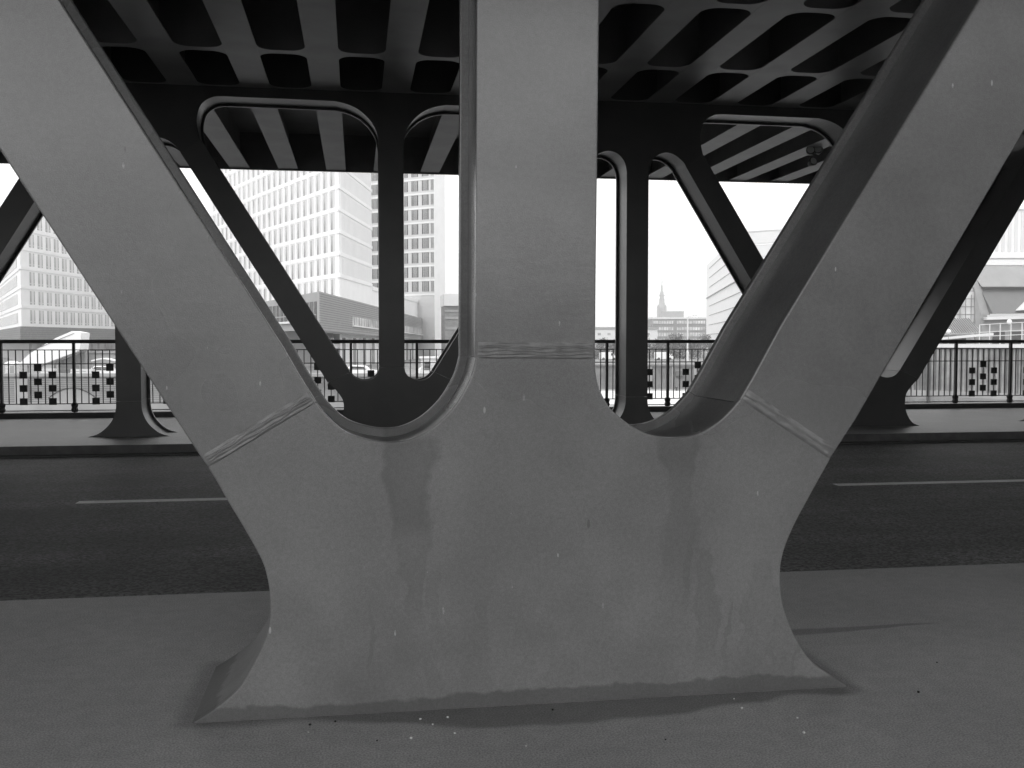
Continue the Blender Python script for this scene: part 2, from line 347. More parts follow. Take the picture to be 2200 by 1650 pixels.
def module(parent, y0, y1, m, x0, with_node=True, skip=()):
    """one truss bay each side of a lower node standing at x0"""
    made = []
    def mk(name, runs, dx=0., n=1):
        o = box_member(name, runs, y0, y1, m, parent); o.location.x = x0+dx; made.append(o); return o
    if with_node:
        o = box_member('lower_node', [ru([(-.97, 0), (.97, 0)], False), ru(LOW_OUT, True, True), ru([(.93, .75), (.612, .894)], False), ru(LOW_U, True, True),
            ru([(.18, .96), (-.18, .96)], False), ru(mir(LOW_U), True, True), ru([(-.612, .894), (-.93, .75)], False), ru(mir(LOW_OUT), True, True)], y0, y1, m, parent); o.location.x = x0
        mk('post', [ru([(-.18, .963), (.18, .963)], False), ru([(.18, .963), (.18, 4.1)]), ru([(.18, 4.1), (-.18, 4.1)], False), ru([(-.18, 4.1), (-.18, .963)])])
        for s in (1, -1):
            q = [(.932, .753), (2.946, 4.0), (2.68, 4.2), (.614, .897)]
            q = [(s*x, z) for x, z in q]
            mk('diagonal', [ru(q[0:2]), ru(q[1:3], False), ru(q[2:4]), ru([q[3], q[0]], False)])
    hd = [(.8, 4.80), (.62, 4.76), (.45, 4.68), (.30, 4.54), (.21, 4.38), (.18, 4.2), (.18, 4.1)]
    mk('post_head', [ru([(1.5, 4.806), (.8, 4.80)]), ru(hd, True, True), ru([(.18, 4.1), (-.18, 4.1)], False), ru(mir(hd), True, True), ru([(-.8, 4.80), (-1.5, 4.806)]),
        ru([(-1.5, 4.806), (-1.5, ZC)], False), ru([(-1.5, ZC), (1.5, ZC)], False), ru([(1.5, ZC), (1.5, 4.806)], False)])
    return made
def top_module(parent, y0, y1, m, x0, post=True):
    up = [(1.36, 4.81), (1.22, 4.80), (1.1, 4.745), (1.02, 4.65), (.98, 4.50), (.985, 4.36), (1.02, 4.2)]
    dn = [(.754, 4.0), (.73, 4.05), (.68, 4.10), (.60, 4.16), (.50, 4.20), (.40, 4.20), (.29, 4.15), (.21, 4.05), (.175, 3.92), (.17, 3.80)]
    o = box_member('upper_node', [ru([(2.2, ZC), (2.2, 4.806)], False), ru([(2.2, 4.806), (1.36, 4.81)]), ru(up, True, True), ru([(1.02, 4.2), (.754, 4.0)], False), ru(dn, True, True),
        ru([(.17, 3.8), (-.17, 3.8)], False), ru(mir(dn), True, True), ru([(-.754, 4.0), (-1.02, 4.2)], False), ru(mir(up), True, True), ru([(-1.36, 4.81), (-2.2, 4.806)]),
        ru([(-2.2, 4.806), (-2.2, ZC)], False), ru([(-2.2, ZC), (2.2, ZC)], False)], y0, y1, m, parent); o.location.x = x0
    ft = [(.56, 0), (.43, .04), (.33, .11), (.25, .2), (.2, .3), (.175, .4), (.17, .5)]
    p = box_member('post', [ru([(.17, .503), (.17, 3.8)]), ru([(.17, 3.8), (-.17, 3.8)], False), ru([(-.17, 3.8), (-.17, .503)]), ru([(-.17, .503), (.17, .503)], False)], y0, y1, m, parent); p.location.x = x0
    q = box_member('post_foot', [ru([(-.56, 0), (.56, 0)], False), ru(ft, True, True), ru([(.17, .5), (-.17, .5)], False), ru(mir(ft), True, True)], y0, y1, m, parent); q.location.x = x0

far = thing('bridge_truss', 'dark steel truss standing on the far pavement across the road', 'truss', (0.517, 15.17, 0))
inv = (-0.517, -15.17)
for k in (-1, 0, 1, 2):
    module(far, FY0+inv[1], FY1+inv[1], M_STEEL_SHADED, 7.4*k)
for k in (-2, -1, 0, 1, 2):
    top_module(far, FY0+inv[1], FY1+inv[1], M_STEEL_SHADED, 3.7+7.4*k)

near = thing('bridge_truss', 'pale grey steel truss in the foreground with a broad three armed foot', 'truss', (0.65, 3.95, 0))
ox, oy = -0.65, -3.95
# the traced node plate (metres on its own front face)
NODE_L = [(-0.517, 0.906), (-0.481, 0.843), (-0.449, 0.782), (-0.386, 0.669), (-0.338, 0.574), (-0.319, 0.51), (-0.311, 0.448), (-0.311, 0.373), (-0.319, 0.318), (-0.339, 0.262), (-0.38, 0.183), (-0.428, 0.11), (-0.507, 0.046), (-0.593, -0.005)]
NODE_R = [(1.903, -0.005), (1.803, 0.059), (1.733, 0.114), (1.675, 0.198), (1.636, 0.284), (1.616, 0.35), (1.607, 0.428), (1.611, 0.504), (1.632, 0.577), (1.669, 0.657), (1.719, 0.746), (1.769, 0.833), (1.805, 0.894)]
NODE_UR = [(1.437, 1.129), (1.4, 1.089), (1.357, 1.049), (1.302, 1.014), (1.247, 0.994), (1.192, 0.987), (1.131, 0.99), (1.069, 1.007), (1.006, 1.039), (0.94, 1.092), (0.913, 1.129), (0.888, 1.181), (0.876, 1.235), (0.874, 1.283)]
NODE_UL = [(0.428, 1.287), (0.414, 1.232), (0.389, 1.176), (0.343, 1.105), (0.275, 1.04), (0.206, 1.002), (0.139, 0.987), (0.054, 0.994), (-0.039, 1.026), (-0.104, 1.082), (-0.143, 1.132)]
MEM_L = [(-0.517, 0.908), (-0.537, 0.936), (-2.92, 4.85), None, (-2.437, 4.85), (-0.256, 1.329), (-0.205, 1.236), (-0.143, 1.134)]
MEM_P = [(0.428, 1.289), (0.428, 1.406), (0.446, 4.85), None, (0.906, 4.85), (0.875, 1.51), (0.874, 1.285)]
MEM_R = [(1.437, 1.131), (1.484, 1.207), (1.596, 1.408), (3.767, 4.85), None, (4.232, 4.85), (2.094, 1.355), (1.908, 1.046), (1.805, 0.896)]
sh = lambda pts: [(x+ox, z) for x, z in pts]
box_member('lower_node', [ru(sh(NODE_L), False, True), ru(sh([NODE_L[-1], NODE_R[0]]), False), ru(sh(NODE_R), False, True), ru(sh([NODE_R[-1], NODE_UR[0]]), False), ru(sh(NODE_UR), True, True),
    ru(sh([NODE_UR[-1], NODE_UL[0]]), False), ru(sh(NODE_UL), True, True), ru(sh([NODE_UL[-1], NODE_L[0]]), False)], NY0+oy, NY1+oy, M_STEEL, near, bevel=.006)
def near_member(name, pts, bevel=.006):   # pts: lower outer .. up .. and back down to the weld
    k = pts.index(None); a, c = pts[:k], pts[k+1:]
    return box_member(name, [ru(sh(a)), ru(sh([a[-1], c[0]]), False), ru(sh(c)), ru(sh([c[-1], a[0]]), False)], NY0+oy+.002, NY1+oy-.002, M_STEEL, near, bevel=bevel)
near_member('diagonal', MEM_L); near_member('post', MEM_P); near_member('diagonal', MEM_R)
# weld beads: several lumpy runs side by side, standing a few millimetres proud of the plates
def weld(p, q, up, rows, name='weld_seam'):
    bm = MB().bm; p, q, up = Vector(p), Vector(q), Vector(up); L = (q-p).length; nx = int(L/.006); ny = rows*6; rnd = random.Random(int(L*1e4))
    ph = [[rnd.uniform(0, 6.28) for _ in range(4)] for _ in range(rows+1)]
    V = []
    for i in range(nx+1):
        row = []
        for j in range(ny+1):
            s, r = i/nx*L, j/ny
            bead = abs(math.sin(math.pi*r*rows))
            c = ph[min(int(r*rows), rows-1)]
            wav = .0025*math.sin(s*23+c[0])+.0016*math.sin(s*61+c[1])
            env = min(1, r*7, (1-r)*3.2)*min(1, i/3, (nx-i)/3)
            hgt = env*(.0026+.0032*bead*(1+.35*math.sin(s*90+c[2])+.25*math.sin(s*37+c[3]))+rnd.uniform(0, .0007))
            P = p+(q-p)*(i/nx)+up*(r+wav/up.length*min(1, r*5, (1-r)*5))
            row.append(bm.verts.new((P.x+ox, NY0+oy+.0015-hgt, P.z)))
        V.append(row)
    for i in range(nx):
        for j in range(ny): bm.faces.new((V[i][j], V[i+1][j], V[i+1][j+1], V[i][j+1]))
    m = MB(); m.bm.free(); m.bm = bm
    return m.build(name, M_WELD, near, smooth_sh=True)
def w3(a): return (a[0], 0, a[1])
for a, c, hgt, rows in ((NODE_L[0], NODE_UL[-1], .048, 4), (NODE_UL[0], NODE_UR[-1], .060, 5), (NODE_UR[0], NODE_R[-1], .050, 2)):
    d = Vector((c[0]-a[0], 0, c[1]-a[1])).normalized(); up = Vector((-d.z, 0, d.x))*hgt
    if up.z < 0: up = -up
    a2 = Vector(w3(a))+d*.008; c2 = Vector(w3(c))-d*.008
    weld(a2, c2, up, rows)
# rest of the near truss beyond the picture edges
for k in (-1, 1):
    module(near, NY0+oy+.004, NY1+oy-.004, M_STEEL_SHADED, 7.4*k)
module(near, NY0+oy+.004, NY1+oy-.004, M_STEEL_SHADED, 0, with_node=False)
for k in (-2, -1, 0, 1):
    top_module(near, NY0+oy+.004, NY1+oy-.004, M_STEEL_SHADED, 3.7+7.4*k)

# ------------------------------------------------------------------ upper (railway) deck
DY0, DY1, ZR, PITCH, RW = -2.2, 21.75, 4.95, .985, .40
X0 = -.40
deck = thing('upper_deck', 'dark underside of the railway deck with a grid of steel ribs overhead', 'bridge deck', (X0, 9.5, ZR))
dy = -9.5
MB().box(-60, 60, DY0+dy, DY1+dy, .74, .95).build('deck_plate', M_DECK, deck)
rib = MB().box(-RW/2, RW/2, DY0+dy+.05, DY1+dy-.05, 0, .02).box(-.014, .014, DY0+dy+.05, DY1+dy-.05, .022, .735).build('rib', M_DECK, deck)
ks = list(range(-27, 29))
rib.location.x = PITCH*ks[0]
for k in ks[1:]:
    r = rib.copy(); COL.objects.link(r); r.parent = deck; r.location.x = PITCH*k
def stringer(yc, wmid, y_lo=True, y_hi=True):
    """cross girder between the ribs with rounded gussets at each rib"""
    b = MB()
    b.box(-27, 28, yc-.03+dy, yc+.03+dy, .012, .735)
    gap = PITCH-RW; rr = .20
    for k in ks[:-1]:
        xa = PITCH*k+RW/2; xb = xa+gap
        arc = [(rr*(1-math.cos(a)), rr*(1-math.sin(a))) for a in (R(i*90/6) for i in range(7))]   # from rib to mid
        for s in ([1] if y_hi else [])+([-1] if y_lo else []):
            xa2 = xa; e = [(xa, yc+dy)]+[(xa+u, yc+dy+s*(wmid/2+v)) for u, v in arc]+[(xb-u, yc+dy+s*(wmid/2+v)) for u, v in arc[::-1]]+[(xb, yc+dy)]
            b.prism_xy(e if s < 0 else e, .002, .012)
    return b.build('stringer', M_DECK, deck)
for yc in (13.0, 10.5, 8.0, 5.5): stringer(yc, .15)
stringer(15.17, .70); stringer(3.95, .70)
for y in (DY0, DY1-.05): MB().box(-27, 29, y+dy, y+.05+dy, -.03, .738).build('edge_beam', M_DECK, deck)

# three small floodlights under the deck
fl = thing('floodlight_cluster', 'small cluster of floodlights hanging under the deck beside the right diagonal', 'lamp', (8.44, 17.9, 4.95))
MB().lathe([(.03, 0), (.03, -.12)]).build('stem', M_DARK, fl)
for (dx, dz, yy) in ((-.07, -.05, -.06), (.10, -.03, -.05), (-.03, -.25, -.04)):
    q = MB().lathe([(.02, -.07), (.055, -.05), (.07, 0), (.085, .06), (.075, .07)], seg=14).build('lamp_head', M_DARK, fl, True)
    q.location = (dx, yy, dz-.02); q.rotation_euler = (R(75), 0, R(random.uniform(-40, 40)))
    g = MB().lathe([(.066, .062), (.066, .072)], seg=14).build('lens', M_LAMP, q)
    
# ------------------------------------------------------------------ railing
RY = 18.62
PX0, BAY = -6.1, 1.2
rail = thing('railing', 'dark steel footway railing with checker plates along the far pavement', 'railing', (PX0, RY, 0))
nb0, nb1 = -5, 24
MB().box(BAY*nb0, BAY*nb1, -.04, .04, 1.312, 1.377).build('handrail', M_DARK, rail, bevel=.008)
pb = MB(); pb.box(-.022, .022, -.03, .03, .1, 1.325); pb.lathe([(.05, .11), (.062, .15), (.05, .19), (.062, .23), (.04, .27)], seg=8)
post = pb.build('post', M_DARK, rail); post.location.x = BAY*nb0
for k in range(nb0+1, nb1+1):
    c = post.copy(); COL.objects.link(c); c.parent = rail; c.location.x = BAY*k
def infill(checks):
    ib = MB(); hr = .008
    for z in (1.197, .952, .252, .135): ib.box(.022, BAY-.022, -hr, hr, z-hr, z+hr)
    for i in range(1, 10): ib.box(BAY*i/10-.008, BAY*i/10+.008, -.007, .007, .252, 1.197)
    if checks:
        for ci, x in enumerate((.36, .60, .84)):
            for z in ((.76, .525, .295) if ci != 1 else (.885, .64, .41)): ib.box(x-.062, x+.062, -.012, .012, z-.06, z+.06)
    return ib.build('infill_panel', M_DARK, rail)
panel = infill(True); plain = infill(False); panel.location.x = BAY*nb0; plain.location.x = BAY*14
for k in range(nb0+1, nb1):
    if k == 14: continue
    c = panel.copy(); COL.objects.link(c); c.parent = rail; c.location.x = BAY*k
gird = MB().box(-60, 60, RY-.02, RY+.25, -.6, .095).build('edge_girder', M_GIRD); tag(gird, 'dark steel edge girder under the railing at the rim of the far pavement', 'girder')

g2_ = MB().box(-60, 60, -.95, -.68, -.6, .095).build('edge_girder', M_GIRD); tag(g2_, 'dark steel edge girder along the outer rim of the near pavement', 'girder')

# ------------------------------------------------------------------ grit on the near pavement
for i, (x, y, s, dark) in enumerate([(-0.17, 3.554, 0.01, 1), (-0.083, 3.572, 0.008, 1), (0.175, 3.379, 0.01, 0), (0.217, 3.548, 0.008, 0), (0.315, 3.55, 0.009, 0), (0.257, 3.493, 0.007, 0), (0.326, 3.401, 0.007, 0), (-0.173, 3.487, 0.006, 0), (1.4, 3.573, 0.006, 0), (1.393, 3.477, 0.009, 0), (1.553, 3.355, 0.007, 0), (1.516, 3.222, 0.01, 0), (2.127, 3.532, 0.011, 1), (0.701, 3.565, 0.009, 1), (0.06, 3.377, 0.006, 1), (0.55, 3.254, 0.007, 0), (2.402, 3.853, 0.007, 1), (1.026, 3.236, 0.006, 1)]):
    b = MB(); b.lathe([(.35*s, 0), (.5*s, .22*s), (.42*s, .5*s), (.15*s, .62*s)], seg=7)
    for v in b.bm.verts: v.co.x *= random.uniform(.8, 1.3); v.co.y *= random.uniform(.8, 1.2)
    o = b.build('grit_stone', M_GRITD if dark else M_GRITW); o.location = (x, y, .0); o.rotation_euler.z = random.uniform(0, 6)
    tag(o, 'dark crumb of grit on the near pavement before the truss foot' if dark else 'white crumb of grit on the near pavement before the truss foot', 'grit', 'dark grit crumbs' if dark else 'white grit crumbs')

# ------------------------------------------------------------------ town beyond the bridge
GZ = -3.0
def frame(o, d):
    """local frame of a facade: x along the wall d, y outward normal facing the viewer, z up; origin o"""
    d = Vector((d[0], d[1], 0)).normalized(); n = Vector((d.y, -d.x, 0))
    if n.dot(Vector((-o[0], -o[1], 0))) < 0: n = -n
    return Matrix(((d.x, n.x, 0, o[0]), (d.y, n.y, 0, o[1]), (0, 0, 1, 0), (0, 0, 0, 1)))
def fbox(mb, F, x0, x1, y0, y1, z0, z1):
    mb.hexa([F @ Vector(p) for p in ((x0, y0, z0), (x1, y0, z0), (x1, y1, z0), (x0, y1, z0), (x0, y0, z1), (x1, y0, z1), (x1, y1, z1), (x0, y1, z1))])
def body(name, corner, d1, l1, d2, l2, z0, z1, m, parent):
    c = Vector((corner[0], corner[1])); a = c+Vector(d1)*l1; e = c+Vector(d2)*l2
    return MB().prism_xy([c, a, a+Vector(d2)*l2, e], z0, z1).build(name, m, parent)
def windows(parent, F, x_list, w, z_list, h, kind='strip'):
    """window objects on a facade: the 100 showing largest are parts, the rest one part"""
    fb = MB(); fb.box(0, w, -.05, .03, 0, h); 
    spots = [(x, z) for z in z_list for x in x_list]
    def shape(mbp, mbm, F2, x, z):
        if kind == 'strip':      # dark strip, grey panel, dark strip, thin light mullions
            fbox(mbp, F2, x, x+w*.30, .0, .03, z, z+h); fbox(mbp, F2, x+w*.72, x+w*.92, .0, .03, z+h*.02, z+h)
            fbox(mbm, F2, x+w*.30, x+w*.72, .0, .035, z, z+h); fbox(mbm, F2, x, x+w*.92, .03, .05, z+h*.14, z+h*.19)
        elif kind == 'single':   # light panel beside one dark strip
            fbox(mbp, F2, x+w*.54, x+w, .0, .03, z, z+h); fbox(mbm, F2, x, x+w*.5, .0, .03, z, z+h)
        else:
            fbox(mbp, F2, x, x+w, .0, .03, z, z+h)
            for k in (.2, .38, .55, .75): fbox(mbm, F2, x+w*k, x+w*k+w*.05, .03, .06, z, z+h)
    I = Matrix.Identity(4)
    pm, mm = MB(), MB(); shape(pm, mm, I, 0, 0)
    src = pm.build('window', M_PANED if kind == 'square' else M_PANE, parent); mul = mm.build('mullion', M_MULL, src)
    camv = Vector((0, 0))
    dist = lambda s: (F @ Vector((s[0], 0, s[1]))).length
    spots.sort(key=dist)
    loc, rot = parent.matrix_basis.inverted(), None
    for i, (x, z) in enumerate(spots[:100]):
        if i == 0: o = src
        else:
            o = src.copy(); COL.objects.link(o); q = mul.copy(); COL.objects.link(q); q.parent = o
        o.parent = parent; o.matrix_basis = loc @ F @ Matrix.Translation((x, 0, z))
    if len(spots) > 100:
        r = MB(); r2 = MB()
        G = loc @ F
        for x, z in spots[100:]: shape(r, r2, G, x, z)
        o = r.build('window', M_PANED if kind == 'square' else M_PANE, parent); o['kind'] = 'stuff'
        q = r2.build('mullion', M_MULL, o); q['kind'] = 'stuff'
def bands(name, parent, F, x0, x1, z_list, h, proud, m):
    b = MB(); G = parent.matrix_basis.inverted() @ F
    for z in z_list: fbox(b, G, x0, x1, -.2, proud, z, z+h)
    return b.build(name, m, parent)

def P(parent, x, y, z): return parent.matrix_basis.inverted() @ Vector((x, y, z))
def wbody(name, pts, z0, z1, m, parent):
    o = parent.matrix_basis.translation
    return MB().prism_xy([(p[0]-o.x, p[1]-o.y) for p in pts], z0-o.z, z1-o.z).build(name, m, parent)
def V2(c, d, s): return (c[0]+d[0]*s, c[1]+d[1]*s)

# A: white office with acute corner
cA = (-2.66, 165.34); aL = (-.3874, .9219); aR = (.1981, .9802); FH = 3.56
A = thing('office_building', 'white gridded office block with a sharp corner in the middle of the V opening', 'building', (cA[0], cA[1], GZ))
wbody('wall', [cA, V2(cA, aL, 76.8), V2(V2(cA, aL, 76.8), aR, 29.5), V2(cA, aR, 28.6)], GZ, 45, M_WHITE, A)
e2 = V2(cA, aR, 28.65); e3 = V2(cA, aR, 155)
wbody('podium', [e2, e3, V2(e3, aL, 30), V2(e2, aL, 30)], GZ, 11.6, M_WHITE, A)
FL = frame(cA, aL); FR = frame(cA, aR)
zf = [11.63+FH*k for k in range(-2, 9)]
bands('cornice', A, FL, -.1, 76.8, zf, .62, .10, M_WHITE)
bands('cornice', A, FR, 0, 28.6, [z for z in zf if z > 11], .55, .12, M_WHITE)
bands('parapet', A, FR, 28.7, 155, [11.0], .75, .2, M_WHITE)
bay = 3.2
windows(A, FL, [1.7+bay*k for k in range(23)], 1.85, [z+.78 for z in zf[:-1]], 2.6, 'single')
b = MB(); G = A.matrix_basis.inverted() @ FL
for k in range(24): fbox(b, G, 3.78+bay*(k-1), 3.78+bay*(k-1)+.55, -.1, .2, 5, 44)
b.build('pilaster', M_WHITE, A)
b = MB(); G = A.matrix_basis.inverted() @ FR
for k in range(26):
    for z in zf[2:-1]: fbox(b, G, 2.2+1.0*k, 2.2+1.0*k+.45, -.1, .03, z+.7, z+FH-.35)
b.build('blind_panel', M_PALE, A)

# B: tower behind
cB = (19.29, 251.0); bL = (-.7832, .6217); bR = (.6211, .7837)
B = thing('tower_block', 'tall narrow office tower with dark square windows behind the low white podium', 'building', (cB[0], cB[1], GZ))
wbody('wall', [cB, V2(cB, bL, 24), V2(V2(cB, bL, 24), bR, 5), V2(cB, bR, 4.7)], GZ, 70, M_TOWER, B)
wbody('side_wall', [V2(cB, bR, .02), V2(cB, bR, 4.75), V2(V2(cB, bR, 4.75), bL, -.05), V2(V2(cB, bR, .02), bL, -.05)], GZ, 70.1, M_WHITE, B)
FB = frame(cB, bL); zb = [12.9+3.58*k for k in range(0, 12)]
windows(B, FB, [.25], .75, [z+.85 for z in zb], 2.55, 'square')
windows(B, FB, [1.7+3.15*k for k in range(7)], 2.0, [z+.85 for z in zb], 2.55, 'square')
bands('spandrel', B, FB, 0, 24, [z-.1 for z in zb], .4, .10, M_PALE)

# pale box and dark low block beside it
b1 = thing('pale_block', 'small pale flat roofed block right of the narrow tower', 'building', (21, 229.5, GZ))
wbody('wall', [(19.8, 229.2), (25.5, 229.0), (25.5, 240), (19.8, 240)], 9.4, 12.1, M_PALE, b1)
wbody('lower_wall', [(20.0, 229.8), (25.5, 229.6), (25.5, 240), (20.0, 240)], GZ, 9.4, M_BRICK, b1)
b2 = MB()
for z in (8.0, 6.4, 4.0): b2.box(20.0-21, 25.4-21, 229.55-229.5, 229.9-229.5, z+3, z+3.5)
b2.build('balcony', M_CONC, b1)

# C: low clad building with overhang
cC = (-5.03, 142.44); c_L = (-.3458, .9383); c_R = (.1891, .982)
Cb = thing('clad_building', 'low grey clad building with an overhanging pointed corner under the white office', 'building', (cC[0], cC[1], GZ))
eR = V2(cC, c_R, 24.0); eL = V2(cC, c_L, 20)
roofR = 8.25
def slope_clad():
    b = MB(); o = Vector((cC[0], cC[1], GZ)); far_r = V2(cC, c_R, 160); far_l = V2(cC, c_L, 40)
    back = V2(far_r, c_L, 15)
    pts = [cC, far_r, V2(far_r, c_L, 12), V2(V2(cC, c_R, 20), c_L, 60), far_l]
    v0 = [b.bm.verts.new(Vector((p[0], p[1], z))-o) for p, z in zip(pts, (2.9, 1.2, 1.2, 2.9, 2.9))]
    v1 = [b.bm.verts.new(Vector((p[0], p[1], z))-o) for p, z in zip(pts, (8.25, 6.6, 6.6, 7.6, 7.6))]
    b.bm.faces.new(v0[::-1]); b.bm.faces.new(v1)
    for i in range(5): b.bm.faces.new((v0[i], v0[(i+1) % 5], v1[(i+1) % 5], v1[i]))
    return b.build('wall', M_CLAD, Cb)
slope_clad()
FCR = frame(cC, c_R); FCL = frame(cC, c_L)
G = Cb.matrix_basis.inverted() @ FCR
def sloped(b, G, x0, x1, f0, f1, y0, y1, L=160.):
    """strip on the right face; heights follow the falling eave"""
    def z(x, f): return 2.9+(1.2-2.9)*x/L+f*((8.25-2.9)+(6.6-1.2-8.25+2.9)*x/L)
    b.hexa([G @ Vector(p) for p in ((x0, y0, z(x0, f0)), (x1, y0, z(x1, f0)), (x1, y1, z(x1, f0)), (x0, y1, z(x0, f0)), (x0, y0, z(x0, f1)), (x1, y0, z(x1, f1)), (x1, y1, z(x1, f1)), (x0, y1, z(x0, f1)))])
b = MB()
for k in range(1, 16): sloped(b, G, 0, 158, k/16, k/16+.012, .0, .05)
b.build('brick_course', M_CLADJ, Cb)
b = MB(); sloped(b, G, 23.2, 158, .24, .50, .0, .12); wp = b.build('ribbon_window', M_PANEL, Cb)
b = MB()
for k in range(60): sloped(b, G, 24+k*2.2, 24.25+k*2.2, .24, .50, .12, .2)
b.build('mullion', M_CLAD, wp)
b = MB(); sloped(b, G, 23.0, 158, .20, .24, .0, .3); b.build('window_sill', M_PALE, wp)
b = MB(); sloped(b, G, 0, 158, -.06, .0, .0, .12); b.build('soffit_edge', M_CLADJ, Cb)
G2 = Cb.matrix_basis.inverted() @ FCL
b = MB(); fbox(b, G2, 1.2, 30, 0, .1, 4.3, 6.9); lw_ = b.build('ribbon_window', M_PANED, Cb)
b = MB(); fbox(b, G2, 1.0, 30, 0, .4, 4.0, 4.3); b.build('window_sill', M_PALE, lw_)
b = MB(); fbox(b, G2, 1.2, 30, .1, .15, 5.0, 5.15); [fbox(b, G2, 2+2.1*k, 2.2+2.1*k, .1, .16, 4.3, 6.9) for k in range(12)]; b.build('mullion', M_CLAD, lw_)
# recessed glazed ground floor with columns and pale awnings
rc = V2(V2(cC, c_R, 6), c_L, 7)
wbody('ground_floor', [rc, V2(rc, c_R, 150), V2(V2(rc, c_R, 150), c_L, 10), V2(V2(rc, c_R, 4), c_L, 40), V2(rc, c_L, 30)], GZ, 2.85, M_ROOFD, Cb)
FG = frame(rc, c_R); G3 = Cb.matrix_basis.inverted() @ FG
b = MB()
for k in range(20): fbox(b, G3, 2+5*k, 5.6+5*k, .0, .06, GZ+.4, 1.0)
b.build('shop_glass', M_PANED, Cb)
b = MB(); fbox(b, G3, 1, 120, .0, 1.6, .2, .9); b.build('awning', M_PALE, Cb)
for k in range(12):
    b = MB(); fbox(b, G3, 1+9*k, 1.5+9*k, 2.2, 2.7, GZ, 1.9); b.build('column', M_CONC, Cb)

# D: left white office and E: clad podium below it
cD = (-61.38, 198.7); dR = (.1755, .9845); dL = (-.3589, .9334)
D = thing('office_building', 'white office wing with a full grid of windows at the far left', 'building', (cD[0], cD[1], GZ))
wbody('wall', [cD, V2(cD, dR, 56), V2(V2(cD, dR, 56), dL, 60), V2(cD, dL, 130)], 4.12, 30.4, M_WHITE, D)
FD = frame(cD, dR); FDL = frame(cD, dL); zd = [3.95+3.58*k for k in range(0, 8)]
bands('cornice', D, FD, -.1, 56, zd[1:], .6, .12, M_WHITE)
bands('cornice', D, FDL, 0, 130, zd[1:], .6, .12, M_WHITE)
windows(D, FD, [3.3+3.3*k for k in range(16)], 2.05, [z+.72 for z in zd[:-1]], 2.55, 'strip')
G = D.matrix_basis.inverted() @ FDL
b = MB()
for z in zd[:-1]: fbox(b, G, 9, 128, -.1, .06, z+.9, z+2.9)
q = b.build('ribbon_window', M_PANE, D)
b = MB()
for z in zd[:-1]:
    for k in range(40): fbox(b, G, 10+3*k, 10.5+3*k, .06, .14, z+.9, z+2.9)
b.build('mullion', M_WHITE, q)
cE = V2(cD, (-.09, -.9959), .6)
E_ = thing('clad_building', 'dark clad podium below the white office wing at the far left', 'building', (cE[0], cE[1], GZ))
wbody('wall', [cE, V2(cE, dR, 57), V2(V2(cE, dR, 57), dL, 60), V2(cE, dL, 132)], 1.5, 4.1, M_BRICK, E_)
b = MB(); G = E_.matrix_basis.inverted() @ frame(cE, dR)
for k in range(6): fbox(b, G, 0, 57, 0, .05, 1.8+.4*k, 1.86+.4*k)
G = E_.matrix_basis.inverted() @ frame(cE, dL)
for k in range(6): fbox(b, G, 0, 130, 0, .05, 1.8+.4*k, 1.86+.4*k)
b.build('brick_course', M_CLADJ, E_)
rE = V2(V2(cE, dR, 4), dL, 6)
wbody('ground_floor', [rE, V2(rE, dR, 48), V2(V2(rE, dR, 48), dL, 40), V2(rE, dL, 100)], GZ, 1.48, M_CLAD, E_)
b = MB(); G = E_.matrix_basis.inverted() @ frame(rE, dR)
for k in range(14): fbox(b, G, 1+3.4*k, 3.2+3.4*k, 0, .05, GZ+.3, .9)
b.build('shop_glass', M_PANE, E_)

# F: brick office across the basin
f0 = (131.26, 404.7); fa = (.8501, -.5266); fb_ = (-.8834, -.4687)
fa = (.93, -.37); fb_ = (-.97, .02)
F_ = thing('brick_office', 'mid grey brick office with long window strips beyond the parked vans', 'building', (f0[0], f0[1], GZ))
p1, p2 = V2(f0, fa, 12.9), V2(f0, fb_, 10.2)
wbody('wall', [p2, f0, p1, (p1[0]+12, p1[1]+30), (p2[0]+5, p2[1]+30)], GZ, 10.6, M_BRICK, F_)
wbody('roof_edge', [V2(f0, fb_, 10.4), V2(f0, (0, -1), .25), V2(f0, fa, 13.1), (p1[0]+12, p1[1]+30), (p2[0]+5, p2[1]+30)], 10.6, 11.3, M_PALE, F_)
wbody('roof_block', [(f0[0]-3.2, f0[1]+8), (f0[0]+5.4, f0[1]+5), (f0[0]+8, f0[1]+14), (f0[0]-1, f0[1]+16)], 11.3, 14.0, M_CLAD, F_)
for FF, L in ((frame(f0, fa), 12.9), (frame(f0, fb_), 10.2)):
    G = F_.matrix_basis.inverted() @ FF
    for z, h in ((8.6, 1.2), (5.9, 1.3), (3.4, 1.5), (.8, 1.5)):
        b = MB(); fbox(b, G, .8, L-.6, -.1, .05, z, z+h); q = b.build('ribbon_window', M_PANEL, F_)
        b = MB()
        for k in range(int((L-1.6)/1.1)): fbox(b, G, 1.5+k*1.1, 1.7+k*1.1, .05, .09, z, z+h)
        fbox(b, G, .6, L-.4, 0, .12, z-.25, z-.02); b.build('window_sill', M_BRICK, q)

